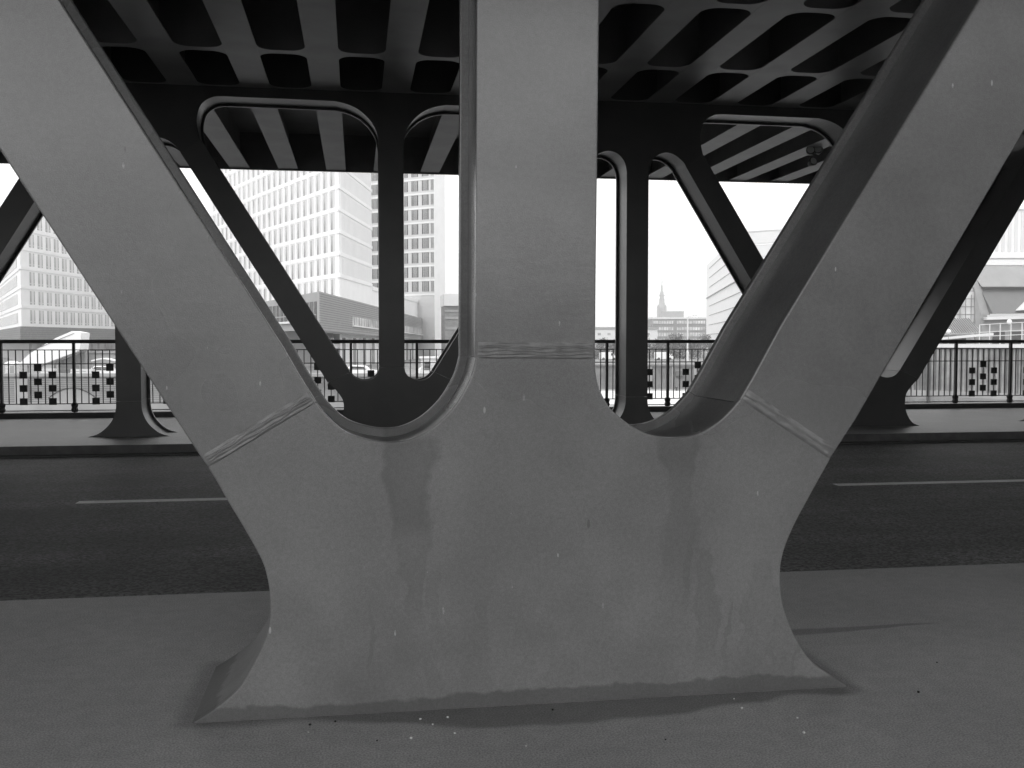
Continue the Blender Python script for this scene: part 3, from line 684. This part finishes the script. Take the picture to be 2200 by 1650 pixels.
# church tower
T = thing('church_tower', 'distant slender church spire above the brick office', 'church', (299.4, 965.6, GZ))
b = MB(); b.lathe([(6.6, 0), (6.6, 27), (5.6, 28), (5.4, 37)], seg=4, phase=R(30)); b.build('tower_base', M_CLAD, T)
b = MB()
for a in range(4): b.lathe([(1.1, 27), (1.0, 38.5), (.1, 40.5)], cx=5.0*math.cos(R(30+90*a)), cy=5.0*math.sin(R(30+90*a)), seg=6)
b.build('pinnacle', M_CLAD, T)
MB().lathe([(4.4, 37), (3.2, 41), (2.6, 45), (2.3, 46)], seg=8).build('belfry_roof', M_COPPER, T)
MB().lathe([(2.1, 46), (2.1, 49.2)], seg=8).build('lantern', M_COPPER, T)
b = MB(); b.lathe([(2.7, 45.4), (2.7, 46.2)], seg=8); b.lathe([(2.8, 49.2), (2.8, 50.0)], seg=8); b.build('gallery', M_CLAD, T)
MB().lathe([(2.2, 50), (1.6, 53), (.9, 54.5), (.75, 58), (1.0, 58.6), (.35, 60.5), (.22, 68)], seg=8).build('spire', M_COPPER, T)

# pale low building left of the brick office
L1 = thing('warehouse', 'low pale warehouse with a grey roof band seen left of the far post', 'building', (86, 341, GZ))
wbody('wall', [(78, 342), (103.5, 338.5), (108, 362), (82, 366)], GZ, 5.5, M_PALE, L1)
wbody('roof', [(77.8, 341.8), (103.7, 338.2), (108.2, 362.2), (81.8, 366.2)], 5.5, 6.25, M_CLAD, L1)
b = MB(); G = L1.matrix_basis.inverted() @ frame((78, 342), (25.5, -3.5))
for k in range(7): fbox(b, G, 1.5+3.4*k, 2.6+3.4*k, -.1, .04, 3.4, 4.2)
b.build('window', M_PANE, L1)

# G: white striped office on the right
cG = (98.87, 249.83); gL = (.2682, .9634); gR = (.7427, -.6696)
Gb = thing('office_building', 'white office with thin dark floor lines behind the right diagonal', 'building', (cG[0], cG[1], GZ))
wbody('wall', [cG, V2(cG, gR, 26), V2(V2(cG, gR, 26), gL, 60), V2(cG, gL, 123.7)], GZ, 29.6, M_WHITE, Gb)
wbody('roof', [V2(cG, (0, -1), .35), V2(V2(cG, gR, 26.3), (0, -1), .2), V2(V2(cG, gR, 26), gL, 60), V2(cG, gL, 123.7)], 29.6, 30.3, M_WHITE, Gb)
b = MB(); o_ = Gb.matrix_basis.translation
pp = [V2(V2(cG, gR, 2), gL, 4), V2(V2(cG, gR, 24), gL, 4), V2(V2(cG, gR, 24), gL, 20), V2(V2(cG, gR, 2), gL, 20)]
q1 = [(p[0]-o_.x, p[1]-o_.y, 33.3) for p in pp]; q2 = [((p[0]-o_.x)*.6+4.5, (p[1]-o_.y)*.6, 36.4) for p in pp]
b.hexa(q1+q2); b.build('roof_lantern', M_PALE, Gb)
FGR = frame(cG, gR); FGL = frame(cG, gL)
G = Gb.matrix_basis.inverted() @ FGR
for k in range(8):
    b = MB(); fbox(b, G, .4, 25.6, -.1, .05, 26.9-3.45*k-.3, 26.9-3.45*k+2.4); q = b.build('ribbon_window', M_PALE, Gb)
    b = MB(); fbox(b, G, 0, 26, 0, .1, 26.9-3.45*k-.5, 26.9-3.45*k-.3); fbox(b, G, 0, 26, 0, .1, 26.9-3.45*k+2.4, 26.9-3.45*k+2.55); b.build('window_sill', M_MULL, q)
G = Gb.matrix_basis.inverted() @ FGL
b = MB()
for k in range(9): fbox(b, G, 0, 123.7 if k in (3, 7) else 110, 0, .35 if k == 3 else .12, 27.9-3.45*k, 28.1-3.45*k)
b.build('floor_line', M_CLAD, Gb)

# H: the old hall with roofs, on the right quay
h0 = (101.7, 161.4); hd = (.9877, -.1566); hn = (-.1566, -.9877)
H_ = thing('market_hall', 'old hall with grey roofs and a glazed gable on the right bank', 'building', (h0[0], h0[1], GZ))
G = H_.matrix_basis.inverted() @ frame(h0, hd)
def poly_face(name, pts, depth, m, par=None):
    """outline in the facade plane (x along, z up) with real depth behind it"""
    b = MB(); a = [b.bm.verts.new(G @ Vector((x, y, z))) for x, y, z in pts]; c = [b.bm.verts.new(G @ Vector((x, y-depth, z))) for x, y, z in pts]
    b.bm.faces.new(a); b.bm.faces.new(c[::-1]); k = len(pts)
    for i in range(k): b.bm.faces.new((a[i], c[i], c[(i+1) % k], a[(i+1) % k]))
    return b.build(name, m, par or H_)
gable = poly_face('gable_wall', [(-9, 0, GZ), (5.0, 0, GZ), (5.0, 0, 9.5), (3.6, 0, 12.2), (1.5, 0, 13.0), (-3, 0, 13.5), (-9, 0, 9)], 1.0, M_PANEL)
b = MB()
for k in range(15): fbox(b, G, -8.6+.95*k, -8.53+.95*k, 0, .08, 4.4, 12.5 if -8.6+.95*k < 3.7 else 9.4)
for k in range(6): fbox(b, G, -9, 4.9, 0, .08, 4.6+1.35*k, 4.68+1.35*k)
b.build('glazing_bar', M_CLADJ, gable)
poly_face('gable_coping', [(3.2, .5, 12.6), (4.6, .5, 11.7), (6.9, .5, 5.9), (5.3, .5, 5.9), (4.1, .5, 10.4), (2.7, .5, 12.1)], 1.6, M_CONC)
poly_face('pier', [(4.2, .45, 10.9), (5.4, .45, 10.9), (6.6, .45, 4.6), (5.9, .45, GZ), (4.6, .45, GZ)], 1.4, M_ROOF)
poly_face('upper_roof', [(3.4, -1.2, 14.4), (30, -1.2, 14.4), (30, .9, 10.75), (5.2, .9, 10.75)], 2.5, M_ROOF)
poly_face('lower_roof', [(5.2, .2, 10.5), (30, .2, 10.5), (30, 1.8, 6.3), (6.7, 1.8, 6.1)], 2.0, M_ROOFD)
poly_face('eave', [(5.3, 1.0, 10.72), (30, 1.0, 10.72), (30, 1.0, 10.45), (5.3, 1.0, 10.45)], .8, M_DARK)
poly_face('dormer', [(10.6, 2.4, 6.6), (16, 2.4, 6.9), (16, 2.0, 9.9), (13.4, 2.0, 9.0)], 1.5, M_PALE)
poly_face('long_beam', [(5.6, 2.0, 5.5), (30, 2.0, 6.2), (30, 2.0, 5.7), (5.6, 2.0, 5.0)], 1.2, M_PALE)
poly_face('side_wall', [(5.4, .6, 5.2), (30, .6, 5.6), (30, .6, GZ), (5.4, .6, GZ)], 1.5, M_ROOF)
b = MB()
for k in range(7): fbox(b, G, 7.3+3.0*k, 9.4+3.0*k, .6, .7, .4, 3.0)
b.build('opening', M_DARK, H_)
poly_face('canopy', [(-6, 5.5, 2.3), (3.3, 5.5, 2.75), (2.9, 1.5, 5.2), (-6, 1.5, 4.9)], .4, M_CONC)
b = MB()
for k in range(24): b.bar(G @ Vector((-5.8+.38*k, 5.5, 2.5+.018*k)), G @ Vector((-5.9+.37*k, 1.5, 5.12+.01*k)), .07, .12)
b.build('canopy_rib', M_ROOFD, H_)
poly_face('canopy_beam', [(-6, 5.9, 1.75), (5.0, 5.9, 2.75), (5.0, 5.9, 2.35), (-6, 5.9, 1.4)], .4, M_PALE)
poly_face('doorway', [(-1.2, .8, 1.4), (2.7, .8, 1.9), (2.7, .8, GZ), (-1.2, .8, GZ)], .5, M_DARK)

# corrugated white shed behind the hall
S_ = thing('corrugated_building', 'white ribbed box building rising behind the hall roof', 'building', (104, 176, GZ))
b = MB(); G5 = S_.matrix_basis.inverted() @ frame((104, 176), hd)
fbox(b, G5, 0, 40, -14, 0, GZ, 26); b.build('wall', M_WHITE, S_)
b = MB()
for k in range(33): fbox(b, G5, .3+1.2*k, .85+1.2*k, 0, .25, 18.1, 25.6)
b.build('rib', M_PALE, S_)
b = MB(); fbox(b, G5, -.2, 40.2, 0, .5, 16.9, 17.7); fbox(b, G5, -.2, 40.2, 0, .35, 15.6, 16.6); fbox(b, G5, -.2, 40.2, -14, .4, 26, 26.25); b.build('cornice', M_WHITE, S_)

# quay walls
def sheet_wall():
    a, c = Vector((77.5, 140.4)), Vector((89.6, 121.2))
    t = thing('sheet_pile_wall', 'ribbed steel sheet pile quay wall with a pale cap on the right', 'quay wall', (a.x, a.y, -6.5))
    d = (c-a).normalized(); L = (c-a).length; n = Vector((d.y, -d.x)); n = n if n.dot(-a) > 0 else -n
    b = MB(); bm = b.bm; xs = []; x = 0; k = 0
    prof = [(0, 0), (.24, 0), (.38, .30), (.62, .30), (.76, 0)]
    pts = []
    while x < L+6:
        for u, v in prof[:-1]: pts.append((x+u, v))
        x += .76
    lo = [bm.verts.new((d.x*u+n.x*v, d.y*u+n.y*v, -1)) for u, v in pts]; hi = [bm.verts.new((d.x*u+n.x*v, d.y*u+n.y*v, 6.95)) for u, v in pts]
    bk0 = [bm.verts.new((d.x*u-n.x*.6, d.y*u-n.y*.6, -1)) for u, v in (pts[0], pts[-1])]; bk1 = [bm.verts.new((d.x*u-n.x*.6, d.y*u-n.y*.6, 6.95)) for u, v in (pts[0], pts[-1])]
    for i in range(len(pts)-1): bm.faces.new((lo[i], lo[i+1], hi[i+1], hi[i]))
    bm.faces.new((lo[-1], bk0[1], bk1[1], hi[-1])); bm.faces.new((bk0[0], lo[0], hi[0], bk1[0])); bm.faces.new((bk0[1], bk0[0], bk1[0], bk1[1])); bm.faces.new(hi+[bk1[1], bk1[0]])
    b.build('sheet_piles', M_SHEET, t)
    b = MB(); F = Matrix(((d.x, n.x, 0, 0), (d.y, n.y, 0, 0), (0, 0, 1, 0), (0, 0, 0, 1)))
    fbox(b, F, -.5, L+6, -.9, .7, 6.95, 7.45); b.build('coping', M_PALE, t)
    b = MB(); fbox(b, F, -.5, L+6, .0, 1.1, -1, .75); b.build('footing', M_CONC, t)
    return a, d, n, L
sa, sdv, sn, sL = sheet_wall()
# terrace behind the sheet piles, up to the hall
hp = [V2(sa, sdv, -.3), V2(sa, sdv, sL+6), (150, 110), (150, 200), (92, 200), (82, 160)]
MB().prism_xy(hp, -6.4, .45).build('hall_terrace', M_GROUND)['kind'] = 'structure'
for i, (s, top, lab) in enumerate(((2.2, 6.6, 'dark timber mooring pile before the sheet pile wall, the taller one'), (-1.4, 3.4, 'dark timber mooring pile before the sheet pile wall, the shorter one'))):
    p = V2(V2(sa, sdv, s+6), sn, 1.6)
    o = MB().lathe([(.22, -1), (.22, top), (.16, top+.1)], seg=8).build('mooring_pile', M_DARK); o.location = (p[0], p[1], -6.5); tag(o, lab, 'pile', 'mooring piles at the sheet pile wall')
# white stair rail on the terrace
st = thing('stair_rail', 'pale metal stair rail on the terrace before the hall', 'railing', (100.5, 138.5, .45))
RA, RB = Vector((97.8, 146.8)), Vector((99.6, 136.4))
def rz(t, z): return (RA.x+(RB.x-RA.x)*t-100.5, RA.y+(RB.y-RA.y)*t-138.5, z-.45)
b = MB()
for z in (3.95, 2.75, 2.1): b.bar(rz(0, z), rz(1, z+.3), .10)
for k in range(6): b.bar(rz(k/5, .45), rz(k/5, 3.95+.06*k), .11)
b.bar(rz(1, 4.2), rz(1.25, 2.3), .1); b.bar(rz(1.25, .45), rz(1.25, 2.3), .1)
b.build('rails', M_PALE, st)
def globe(x, y, zb, ztop, lab):
    t = thing('globe_lamp', lab, 'lamp', (x, y, zb), 0, 'globe lamps on the terrace')
    MB().lathe([(.07, 0), (.05, ztop-zb-.4)], seg=8).build('pole', M_CLAD, t)
    MB().lathe([(.05, -.42), (.26, -.32), (.42, 0), (.26, .32), (.05, .42)], seg=14).build('globe', M_LAMP, t, True).location.z = ztop-zb
globe(92.9, 147.5, .45, 2.85, 'white globe lamp left of the stair rail'); globe(102.4, 146.0, .45, 4.4, 'white globe lamp above the stair rail')

# right quay wall (dark masonry) and left quay wall (brick with arch)
qr = thing('quay_wall', 'low dark quay wall below the parked vans', 'quay wall', (26, 151, -6.5))
wbody('wall', [(25.4, 151.4), (56, 147.0), (77.4, 140.3), (77.6, 141.2), (56.2, 148.2), (25.6, 152.6)], -7.5, -2.35, M_STONE, qr)
b = MB(); G = qr.matrix_basis.inverted() @ frame((25.4, 151.4), (30.6, -4.4))
fbox(b, G, 0, 31, -1.3, .25, -2.5, -2.2); b.build('coping', M_ROOFD, qr)
b = MB()
for k in range(9): fbox(b, G, 2+3.4*k, 2.35+3.4*k, 0, .3, -6.9, -2.6)
b.build('fender_post', M_CONC, qr)
b = MB()
for k in range(4): fbox(b, G, 9+7*k, 10.1+7*k, .0, .35, -4.0, -3.2)
b.build('fender_panel', M_CLADJ, qr)

ql = thing('quay_wall', 'brick quay wall with a wide shallow arch at the left', 'quay wall', (-40, 121.4, -6.5))
wbody('wall', [(-60, 124.9), (-40, 121.3), (10, 113.6), (22.2, 113.0), (22.2, 114), (10, 114.6), (-40, 122.3), (-60, 126)], -7.5, -2.65, M_STONE, ql)
FQ = frame((-40, 121.3), (50, -7.7)); G = ql.matrix_basis.inverted() @ FQ
b = MB(); fbox(b, G, -4, 50, -.9, .2, -2.65, -2.3); b.build('coping', M_CONC, ql)
b = MB(); fbox(b, G, -4, 50, 0, .5, -7, -5.6); b.build('footing', M_CONC, ql)
b = MB()
for k in range(11): fbox(b, G, -4, 20, 0, .04, -5.4+.24*k, -5.32+.24*k)
b.build('brick_course', M_CONC, ql)
b = MB()
arc = [(8.3+2.7*t/12, -3.95-1.15*(t/12)**2) for t in range(-12, 13)]
for (x0, z0), (x1, z1) in zip(arc, arc[1:]): b.bar(G @ Vector((x0, .06, z0)), G @ Vector((x1, .06, z1)), .10, .10)
b.build('arch_ring', M_DARK, ql)
b = MB(); pts = arc
b.prism_xz([(x, z) for x, z in pts]+[(11.0, -5.6), (5.6, -5.6)], .01, .045)
for v in b.bm.verts: v.co = G @ v.co
b.build('arch_infill', M_CLAD, ql)
b = MB()
for x in (-3.6, 1.9): fbox(b, G, x, x+1.5, 0, .35, -6.9, -2.9)
b.build('buttress', M_CONC, ql)

pt = thing('pontoon', 'broad pale floating pontoon lying before the dark quay wall', 'pontoon', (38, 118, -6.5))
MB().hexa([(24-38, 138.5-118, -.6), (25-38, 93-118, -.6), (46-38, 87-118, -.6), (57-38, 133.5-118, -.6), (24-38, 138.5-118, .95), (25-38, 93-118, .95), (46-38, 87-118, .95), (57-38, 133.5-118, .95)]).build('deck', mat('pale_pontoon_deck', .62, .8, .12, .3), pt)
b = MB(); b.bar((24-38, 138.4-118, 1.05), (57-38, 133.4-118, 1.05), .25, .2); b.build('kerb_beam', M_CLAD, pt)
for k in range(4):
    MB().lathe([(.16, .95), (.12, 1.35), (.2, 1.4), (.2, 1.5)], cx=28-38+8*k, cy=137.2-1.2*k-118, seg=8).build('bollard', M_DARK, pt)

# covered gangway (white sheeting) on the left bank
gw = thing('covered_gangway', 'white sheeted gangway sloping up beside the dark clad podium at the left', 'gangway', (-35, 127.2, GZ))
G = gw.matrix_basis.inverted() @ frame((-40.7, 127.9), (.985, -.17))
b = MB()
prof0 = [(0.8, -1.4), (3.6, -1.45), (8.2, .25), (8.4, 2.35), (7.3, 2.55), (5.4, 1.75), (2.2, -.1)]
a = [b.bm.verts.new(G @ Vector((x, 0, z))) for x, z in prof0]; c = [b.bm.verts.new(G @ Vector((x, -2.4, z))) for x, z in prof0]
b.bm.faces.new(a); b.bm.faces.new(c[::-1])
for i in range(7): b.bm.faces.new((a[i], c[i], c[(i+1) % 7], a[(i+1) % 7]))
b.build('sheeting', M_TARP, gw)
b = MB(); b.bar(G @ Vector((3.4, .1, -1.7)), G @ Vector((8.7, .1, .2)), .12, .16); b.bar(G @ Vector((5.0, .1, -1.35)), G @ Vector((6.2, .1, -.6)), .06)
b.bar(G @ Vector((1.9, .04, .0)), G @ Vector((7.6, .04, 2.3)), .05); b.build('beam', M_ROOFD, gw)
b = MB()
for x, z in ((1.2, -1.45), (4.5, -1.3), (8.3, .1)): fbox(b, G, x, x+.2, -1.4, -1.2, GZ, z)
b.build('leg', M_CLAD, gw)
wl = thing('low_shed', 'plain mid grey shed wall below the sheeted gangway', 'shed', (-32, 126.6, GZ))
b = MB(); G = wl.matrix_basis.inverted() @ frame((-37, 129.5), (.985, -.17)); fbox(b, G, 1.2, 9.2, -3, 0, GZ, -.1); b.build('wall', M_CLAD, wl)
b = MB(); fbox(b, G, 1.0, 9.4, -3.2, .2, -.1, .05); b.build('roof', M_ROOF, wl)

# odds and ends on the left quay
cb = thing('site_cabin', 'small white cabin on the quay left of the sheeted gangway', 'cabin', (-39.5, 124.4, GZ))
MB().box(-.6, .6, -.6, .6, 0, 1.75).build('wall', M_PALE, cb); MB().hexa([(-.75, -.75, 1.75), (.75, -.75, 1.75), (.75, .75, 1.75), (-.75, .75, 1.75), (-.35, -.35, 2.05), (.35, -.35, 2.05), (.35, .35, 2.05), (-.35, .35, 2.05)]).build('roof', M_WHITE, cb)
MB().box(-.1, .35, -.63, -.598, .1, 1.5).build('door', M_CLAD, cb)
cv = thing('market_canopy', 'little white curved canopy on thin posts beside the far post at the left', 'canopy', (-29.3, 124.2, GZ))
b = MB(); b.prism_xz([(-1.3+.26*i, 2.1+.28*math.sin(math.pi*i/10)) for i in range(11)]+[(1.3-.26*i, 2.0+.24*math.sin(math.pi*i/10)) for i in range(11)], -.8, .8); b.build('roof', M_WHITE, cv)
for x in (-1.2, 1.15):
    for y in (-.7, .7): MB().box(x, x+.06, y, y+.06, 0, 2.05).build('post', M_CLAD, cv)
for i, (x, y, l, h, lab) in enumerate(((-31.3, 122.6, 2.6, 1.2, 'low stack of white boards on the quay edge under the sheeted gangway'), (-35.2, 123.2, 1.5, 1.25, 'short stack of white boards on the quay edge below the gangway foot'))):
    t = thing('board_stack', lab, 'stack', (x, y, GZ), -R(9), 'stacked boards on the left quay')
    for k in range(4): MB().box(-l/2+.05*(k % 2), l/2-.07*(k % 3), -.4, .4, h*k/4, h*(k+.8)/4).build('board', M_PALE, t)
qlr = thing('quay_railing', 'thin pale railing along the top of the left quay wall', 'railing', (-40, 121.9, -2.3))
b = MB(); G = qlr.matrix_basis.inverted() @ frame((-40, 121.9), (50, -7.7))
for z in (-1.35, -1.8): b.bar(G @ Vector((-6, 0, z)), G @ Vector((50, 0, z)), .05)
b.build('rail', M_CLAD, qlr)
for k in range(23):
    b = MB(); fbox(b, G, -6+2.5*k, -5.94+2.5*k, -.03, .03, -2.3, -1.35); b.build('post', M_CLAD, qlr)

# ------------------------------------------------------------------ vehicles
def make_van(label, loc, rz, L=4.3, Hh=1.85, W=1.75):
    t = thing('parked_van', label, 'van', loc, rz, 'white vans parked on the far quay')
    prof = [(0, .28), (L, .28), (L, .75), (L*.96, .95), (L*.84, 1.05), (L*.74, Hh-.12), (L*.66, Hh), (.15, Hh), (0, Hh-.2)]
    MB().prism_xz(prof, -W/2, W/2).build('body', M_VAN, t, bevel=.06)
    for s in (-1, 1):
        b = MB(); b.prism_xz([(L*.63, 1.05), (L*.79, 1.05), (L*.72, Hh-.2), (L*.63, Hh-.2)], s*W/2-.01*s, s*W/2+.012*s); b.build('side_window', M_GLASSV, t)
        for x in (L*.2, L*.8):
            q = MB().lathe([(.31, -.1), (.31, .1)], seg=14).build('wheel', M_TYRE, t); q.location = (x, s*(W/2-.08), .31); q.rotation_euler.x = R(90)
    b = MB(); b.hexa([(L*.825, -W/2+.15, 1.1), (L*.845, -W/2+.15, 1.1), (L*.845, W/2-.15, 1.1), (L*.825, W/2-.15, 1.1), (L*.735, -W/2+.2, Hh-.18), (L*.755, -W/2+.2, Hh-.18), (L*.755, W/2-.2, Hh-.18), (L*.735, W/2-.2, Hh-.18)]); b.build('windscreen', M_GLASSV, t)
    return t
make_van('white panel van parked right of the far post, facing right', (67.35, 222.5, GZ), -R(8.5))
make_van('white panel van seen between the near post and the far post', (54.95, 224.4, GZ), -R(8.5), 4.0, 1.8)
def make_car(label, loc, rz):
    t = thing('parked_car', label, 'car', loc, rz, 'white cars on the far quay')
    MB().prism_xz([(0, .3), (4, .3), (4.05, .7), (3.9, .85), (3.1, .95), (2.6, 1.4), (1.0, 1.45), (.3, .95), (0, .85)], -.8, .8).build('body', M_VAN, t, bevel=.08)
    for s in (-1, 1):
        MB().prism_xz([(.75, .95), (2.85, .95), (2.5, 1.32), (1.1, 1.34)], s*.8-.01*s, s*.8+.012*s).build('side_window', M_GLASSV, t)
        for x in (.8, 3.2):
            q = MB().lathe([(.3, -.1), (.3, .1)], seg=12).build('wheel', M_TYRE, t); q.location = (x, s*.72, .3); q.rotation_euler.x = R(90)
    return t
make_car('white car parked just right of the panel van', (75.2, 236, GZ), -R(8)); make_car('white car on the left bank under the white awnings', (-1.5, 123, GZ), R(-12)); make_car('white car parked by the glazed ground floor right of the far post', (7.6, 126, GZ), R(10))
make_car('white car at the quay edge below the dark podium at the left', (-31.2, 124.6, GZ), R(-9)); make_car('white car farther along the left quay beside the far post', (-26.3, 125.2, GZ), R(-9))
# kiosk
kk = thing('kiosk', 'small white kiosk on the promenade seen between the far post and the far diagonal', 'kiosk', (8.6, 121.5, GZ))
MB().box(-.9, .9, -.9, .9, 0, 2.3).build('body', M_PALE, kk); MB().box(-1.1, 1.1, -1.1, 1.1, 2.3, 2.5).build('roof', M_WHITE, kk); MB().box(-.6, .1, -.93, -.89, .9, 1.9).build('hatch', M_PANED, kk)

# small boat at the right quay
bt = thing('motor_boat', 'white boat bow moored at the dark quay wall beside the right diagonal', 'boat', (63.0, 141.6, -6.5), -R(17))
b = MB(); secs = []
for x, w_, z0 in ((0, .05, 1.9), (.8, .75, .5), (2, 1.25, .1), (5, 1.4, 0), (7, 1.3, 0)):
    secs.append([b.bm.verts.new((x, -w_, 2.6-.05*x)), b.bm.verts.new((x+.4, -w_*.6, z0)), b.bm.verts.new((x+.4, w_*.6, z0)), b.bm.verts.new((x, w_, 2.6-.05*x))])
for p, q in zip(secs, secs[1:]):
    for i in range(4): b.bm.faces.new((p[i], p[(i+1) % 4], q[(i+1) % 4], q[i]))
b.bm.faces.new(secs[0]); b.bm.faces.new(secs[-1][::-1]); b.build('hull', M_VAN, bt)
MB().hexa([(2.4, -.9, 2.4), (5.5, -.9, 2.3), (5.5, .9, 2.3), (2.4, .9, 2.4), (3.0, -.75, 3.6), (5.4, -.75, 3.6), (5.4, .75, 3.6), (3.0, .75, 3.6)]).build('cabin', M_VAN, bt)

# lamp mast
ms = thing('lamp_mast', 'tall pale lamp mast beside the parked white panel van', 'mast', (71.5, 211.6, GZ))
MB().lathe([(.2, 0), (.15, 9.7)], seg=10).build('pole', M_PALE, ms); MB().lathe([(.34, 0), (.34, 1.9), (.2, 2.2)], seg=10).build('mast_foot', M_PALE, ms)
b = MB(); b.bar((0, 0, 9.65), (1.3, -.4, 9.9), .12); b.build('arm', M_PALE, ms); MB().box(1.0, 1.9, -.7, -.3, 9.82, 10.0).build('lamp_head', M_PALE, ms)

# ------------------------------------------------------------------ trees
def make_tree(h, cr, seed):
    rnd = random.Random(seed)
    t = bpy.data.objects.new('tree', None); COL.objects.link(t)
    b = MB(); b.lathe([(.16*h/6, 0), (.11*h/6, h*.35), (.05, h*.7)], seg=7)
    for k in range(5):
        a = rnd.uniform(0, 6.28); b.bar((0, 0, h*(.3+.08*k)), (cr*.6*math.cos(a), cr*.6*math.sin(a), h*(.55+.08*k)), .07*h/6)
    b.build('trunk', M_BARK, t)
    b = MB(); bm = b.bm
    cl = [(rnd.gauss(0, .42)*cr, rnd.gauss(0, .42)*cr, h*rnd.uniform(.35, .9), rnd.uniform(.25, .5)*cr) for _ in range(16)]
    for x, y, z, r in cl:
        for _ in range(60):
            d = Vector((rnd.gauss(0, 1), rnd.gauss(0, 1), rnd.gauss(0, 1))).normalized()*r*rnd.uniform(.5, 1.05)
            c = Vector((x, y, z))+d; s = rnd.uniform(.12, .28)*h/6
            u = Vector((rnd.gauss(0, 1), rnd.gauss(0, 1), rnd.gauss(0, 1))).normalized(); v = u.orthogonal().normalized()
            bm.faces.new([bm.verts.new(c+u*s), bm.verts.new(c+v*s*.6), bm.verts.new(c-u*s), bm.verts.new(c-v*s*.6)])
    b.build('crown', M_LEAF, t)
    return t
hg = MB(); rnd = random.Random(11)
for i in range(5200):
    t = rnd.random(); c = Vector((47+35*t+rnd.gauss(0, .3), 238.5-5.6*t+rnd.uniform(-.9, .9), GZ+2.3*rnd.random()**.7*(1+.2*math.sin(t*60)))); s_ = rnd.uniform(.12, .30)
    u = Vector((rnd.gauss(0, 1), rnd.gauss(0, 1), rnd.gauss(0, 1))).normalized(); v = u.orthogonal().normalized()
    hg.bm.faces.new([hg.bm.verts.new(c+u*s_), hg.bm.verts.new(c+v*s_*.7), hg.bm.verts.new(c-u*s_), hg.bm.verts.new(c-v*s_*.7)])
tag(hg.build('hedge', M_LEAF), 'long dark clipped hedge between the vans and the tree row', 'hedge')
protos = [make_tree(5.2, 2.6, 1), make_tree(4.6, 2.4, 2), make_tree(6.0, 2.8, 3)]
spots = [(58.43, 251.84, 0.96, 'bushy tree in the row behind the vans, left of the far post'), (61.52, 253.5, 0.97, 'bushy tree in the row behind the vans, left of the far post'), (65.15, 257.08, 0.86, 'bushy tree in the row behind the vans, left of the far post'), (65.05, 247.18, 1.02, 'bushy tree in the row behind the vans, left of the far post'), (68.42, 250.64, 0.9, 'bushy tree in the row behind the vans, left of the far post'), (76.22, 261.36, 0.97, 'bushy tree in the row behind the vans, right of the far post'), (77.95, 258.51, 0.97, 'bushy tree in the row behind the vans, right of the far post'), (79.44, 255.09, 0.89, 'bushy tree in the row behind the vans, right of the far post'), (82.07, 254.61, 1.07, 'bushy tree in the row behind the vans, right of the far post'), (83.91, 252.52, 1.04, 'bushy tree in the row behind the vans, right of the far post'), (87.09, 254.43, 0.87, 'bushy tree in the row behind the vans, right of the far post'), (89.86, 255.41, 1.0, 'bushy tree in the row behind the vans, right of the far post'), (89.87, 248.01, 0.86, 'bushy tree in the row behind the vans, right of the far post'), (95.94, 256.2, 0.97, 'bushy tree in the row behind the vans, right of the far post')]
labs = ['bushy tree in the row behind the vans, left of the far post', 'bushy tree in the row behind the vans, right of the far post']
for i, (x, y, s, lab) in enumerate(spots):
    o = protos[i] if i < 3 else dup(protos[i % 3])
    o.location = (x, y, GZ-.1); o.rotation_euler.z = i*1.7; o.scale = (s, s, s)
    tag(o, lab, 'tree', 'trees in the row behind the vans')

# ------------------------------------------------------------------ hazy air round the whole scene
hz = MB().box(-1200, 1200, -120, 1300, -10, 74).build('haze', M_WHITE); hz['kind'] = 'stuff'
hm = bpy.data.materials.new('pale_haze'); hm.use_nodes = True; hn_ = hm.node_tree.nodes; hn_.remove(hn_['Principled BSDF'])
pv = hn_.new('ShaderNodeVolumePrincipled'); pv.inputs['Color'].default_value = (.95, .95, .95, 1); pv.inputs['Density'].default_value = .0008
hm.node_tree.links.new(pv.outputs[0], hn_['Material Output'].inputs['Volume']); hz.data.materials.clear(); hz.data.materials.append(hm)
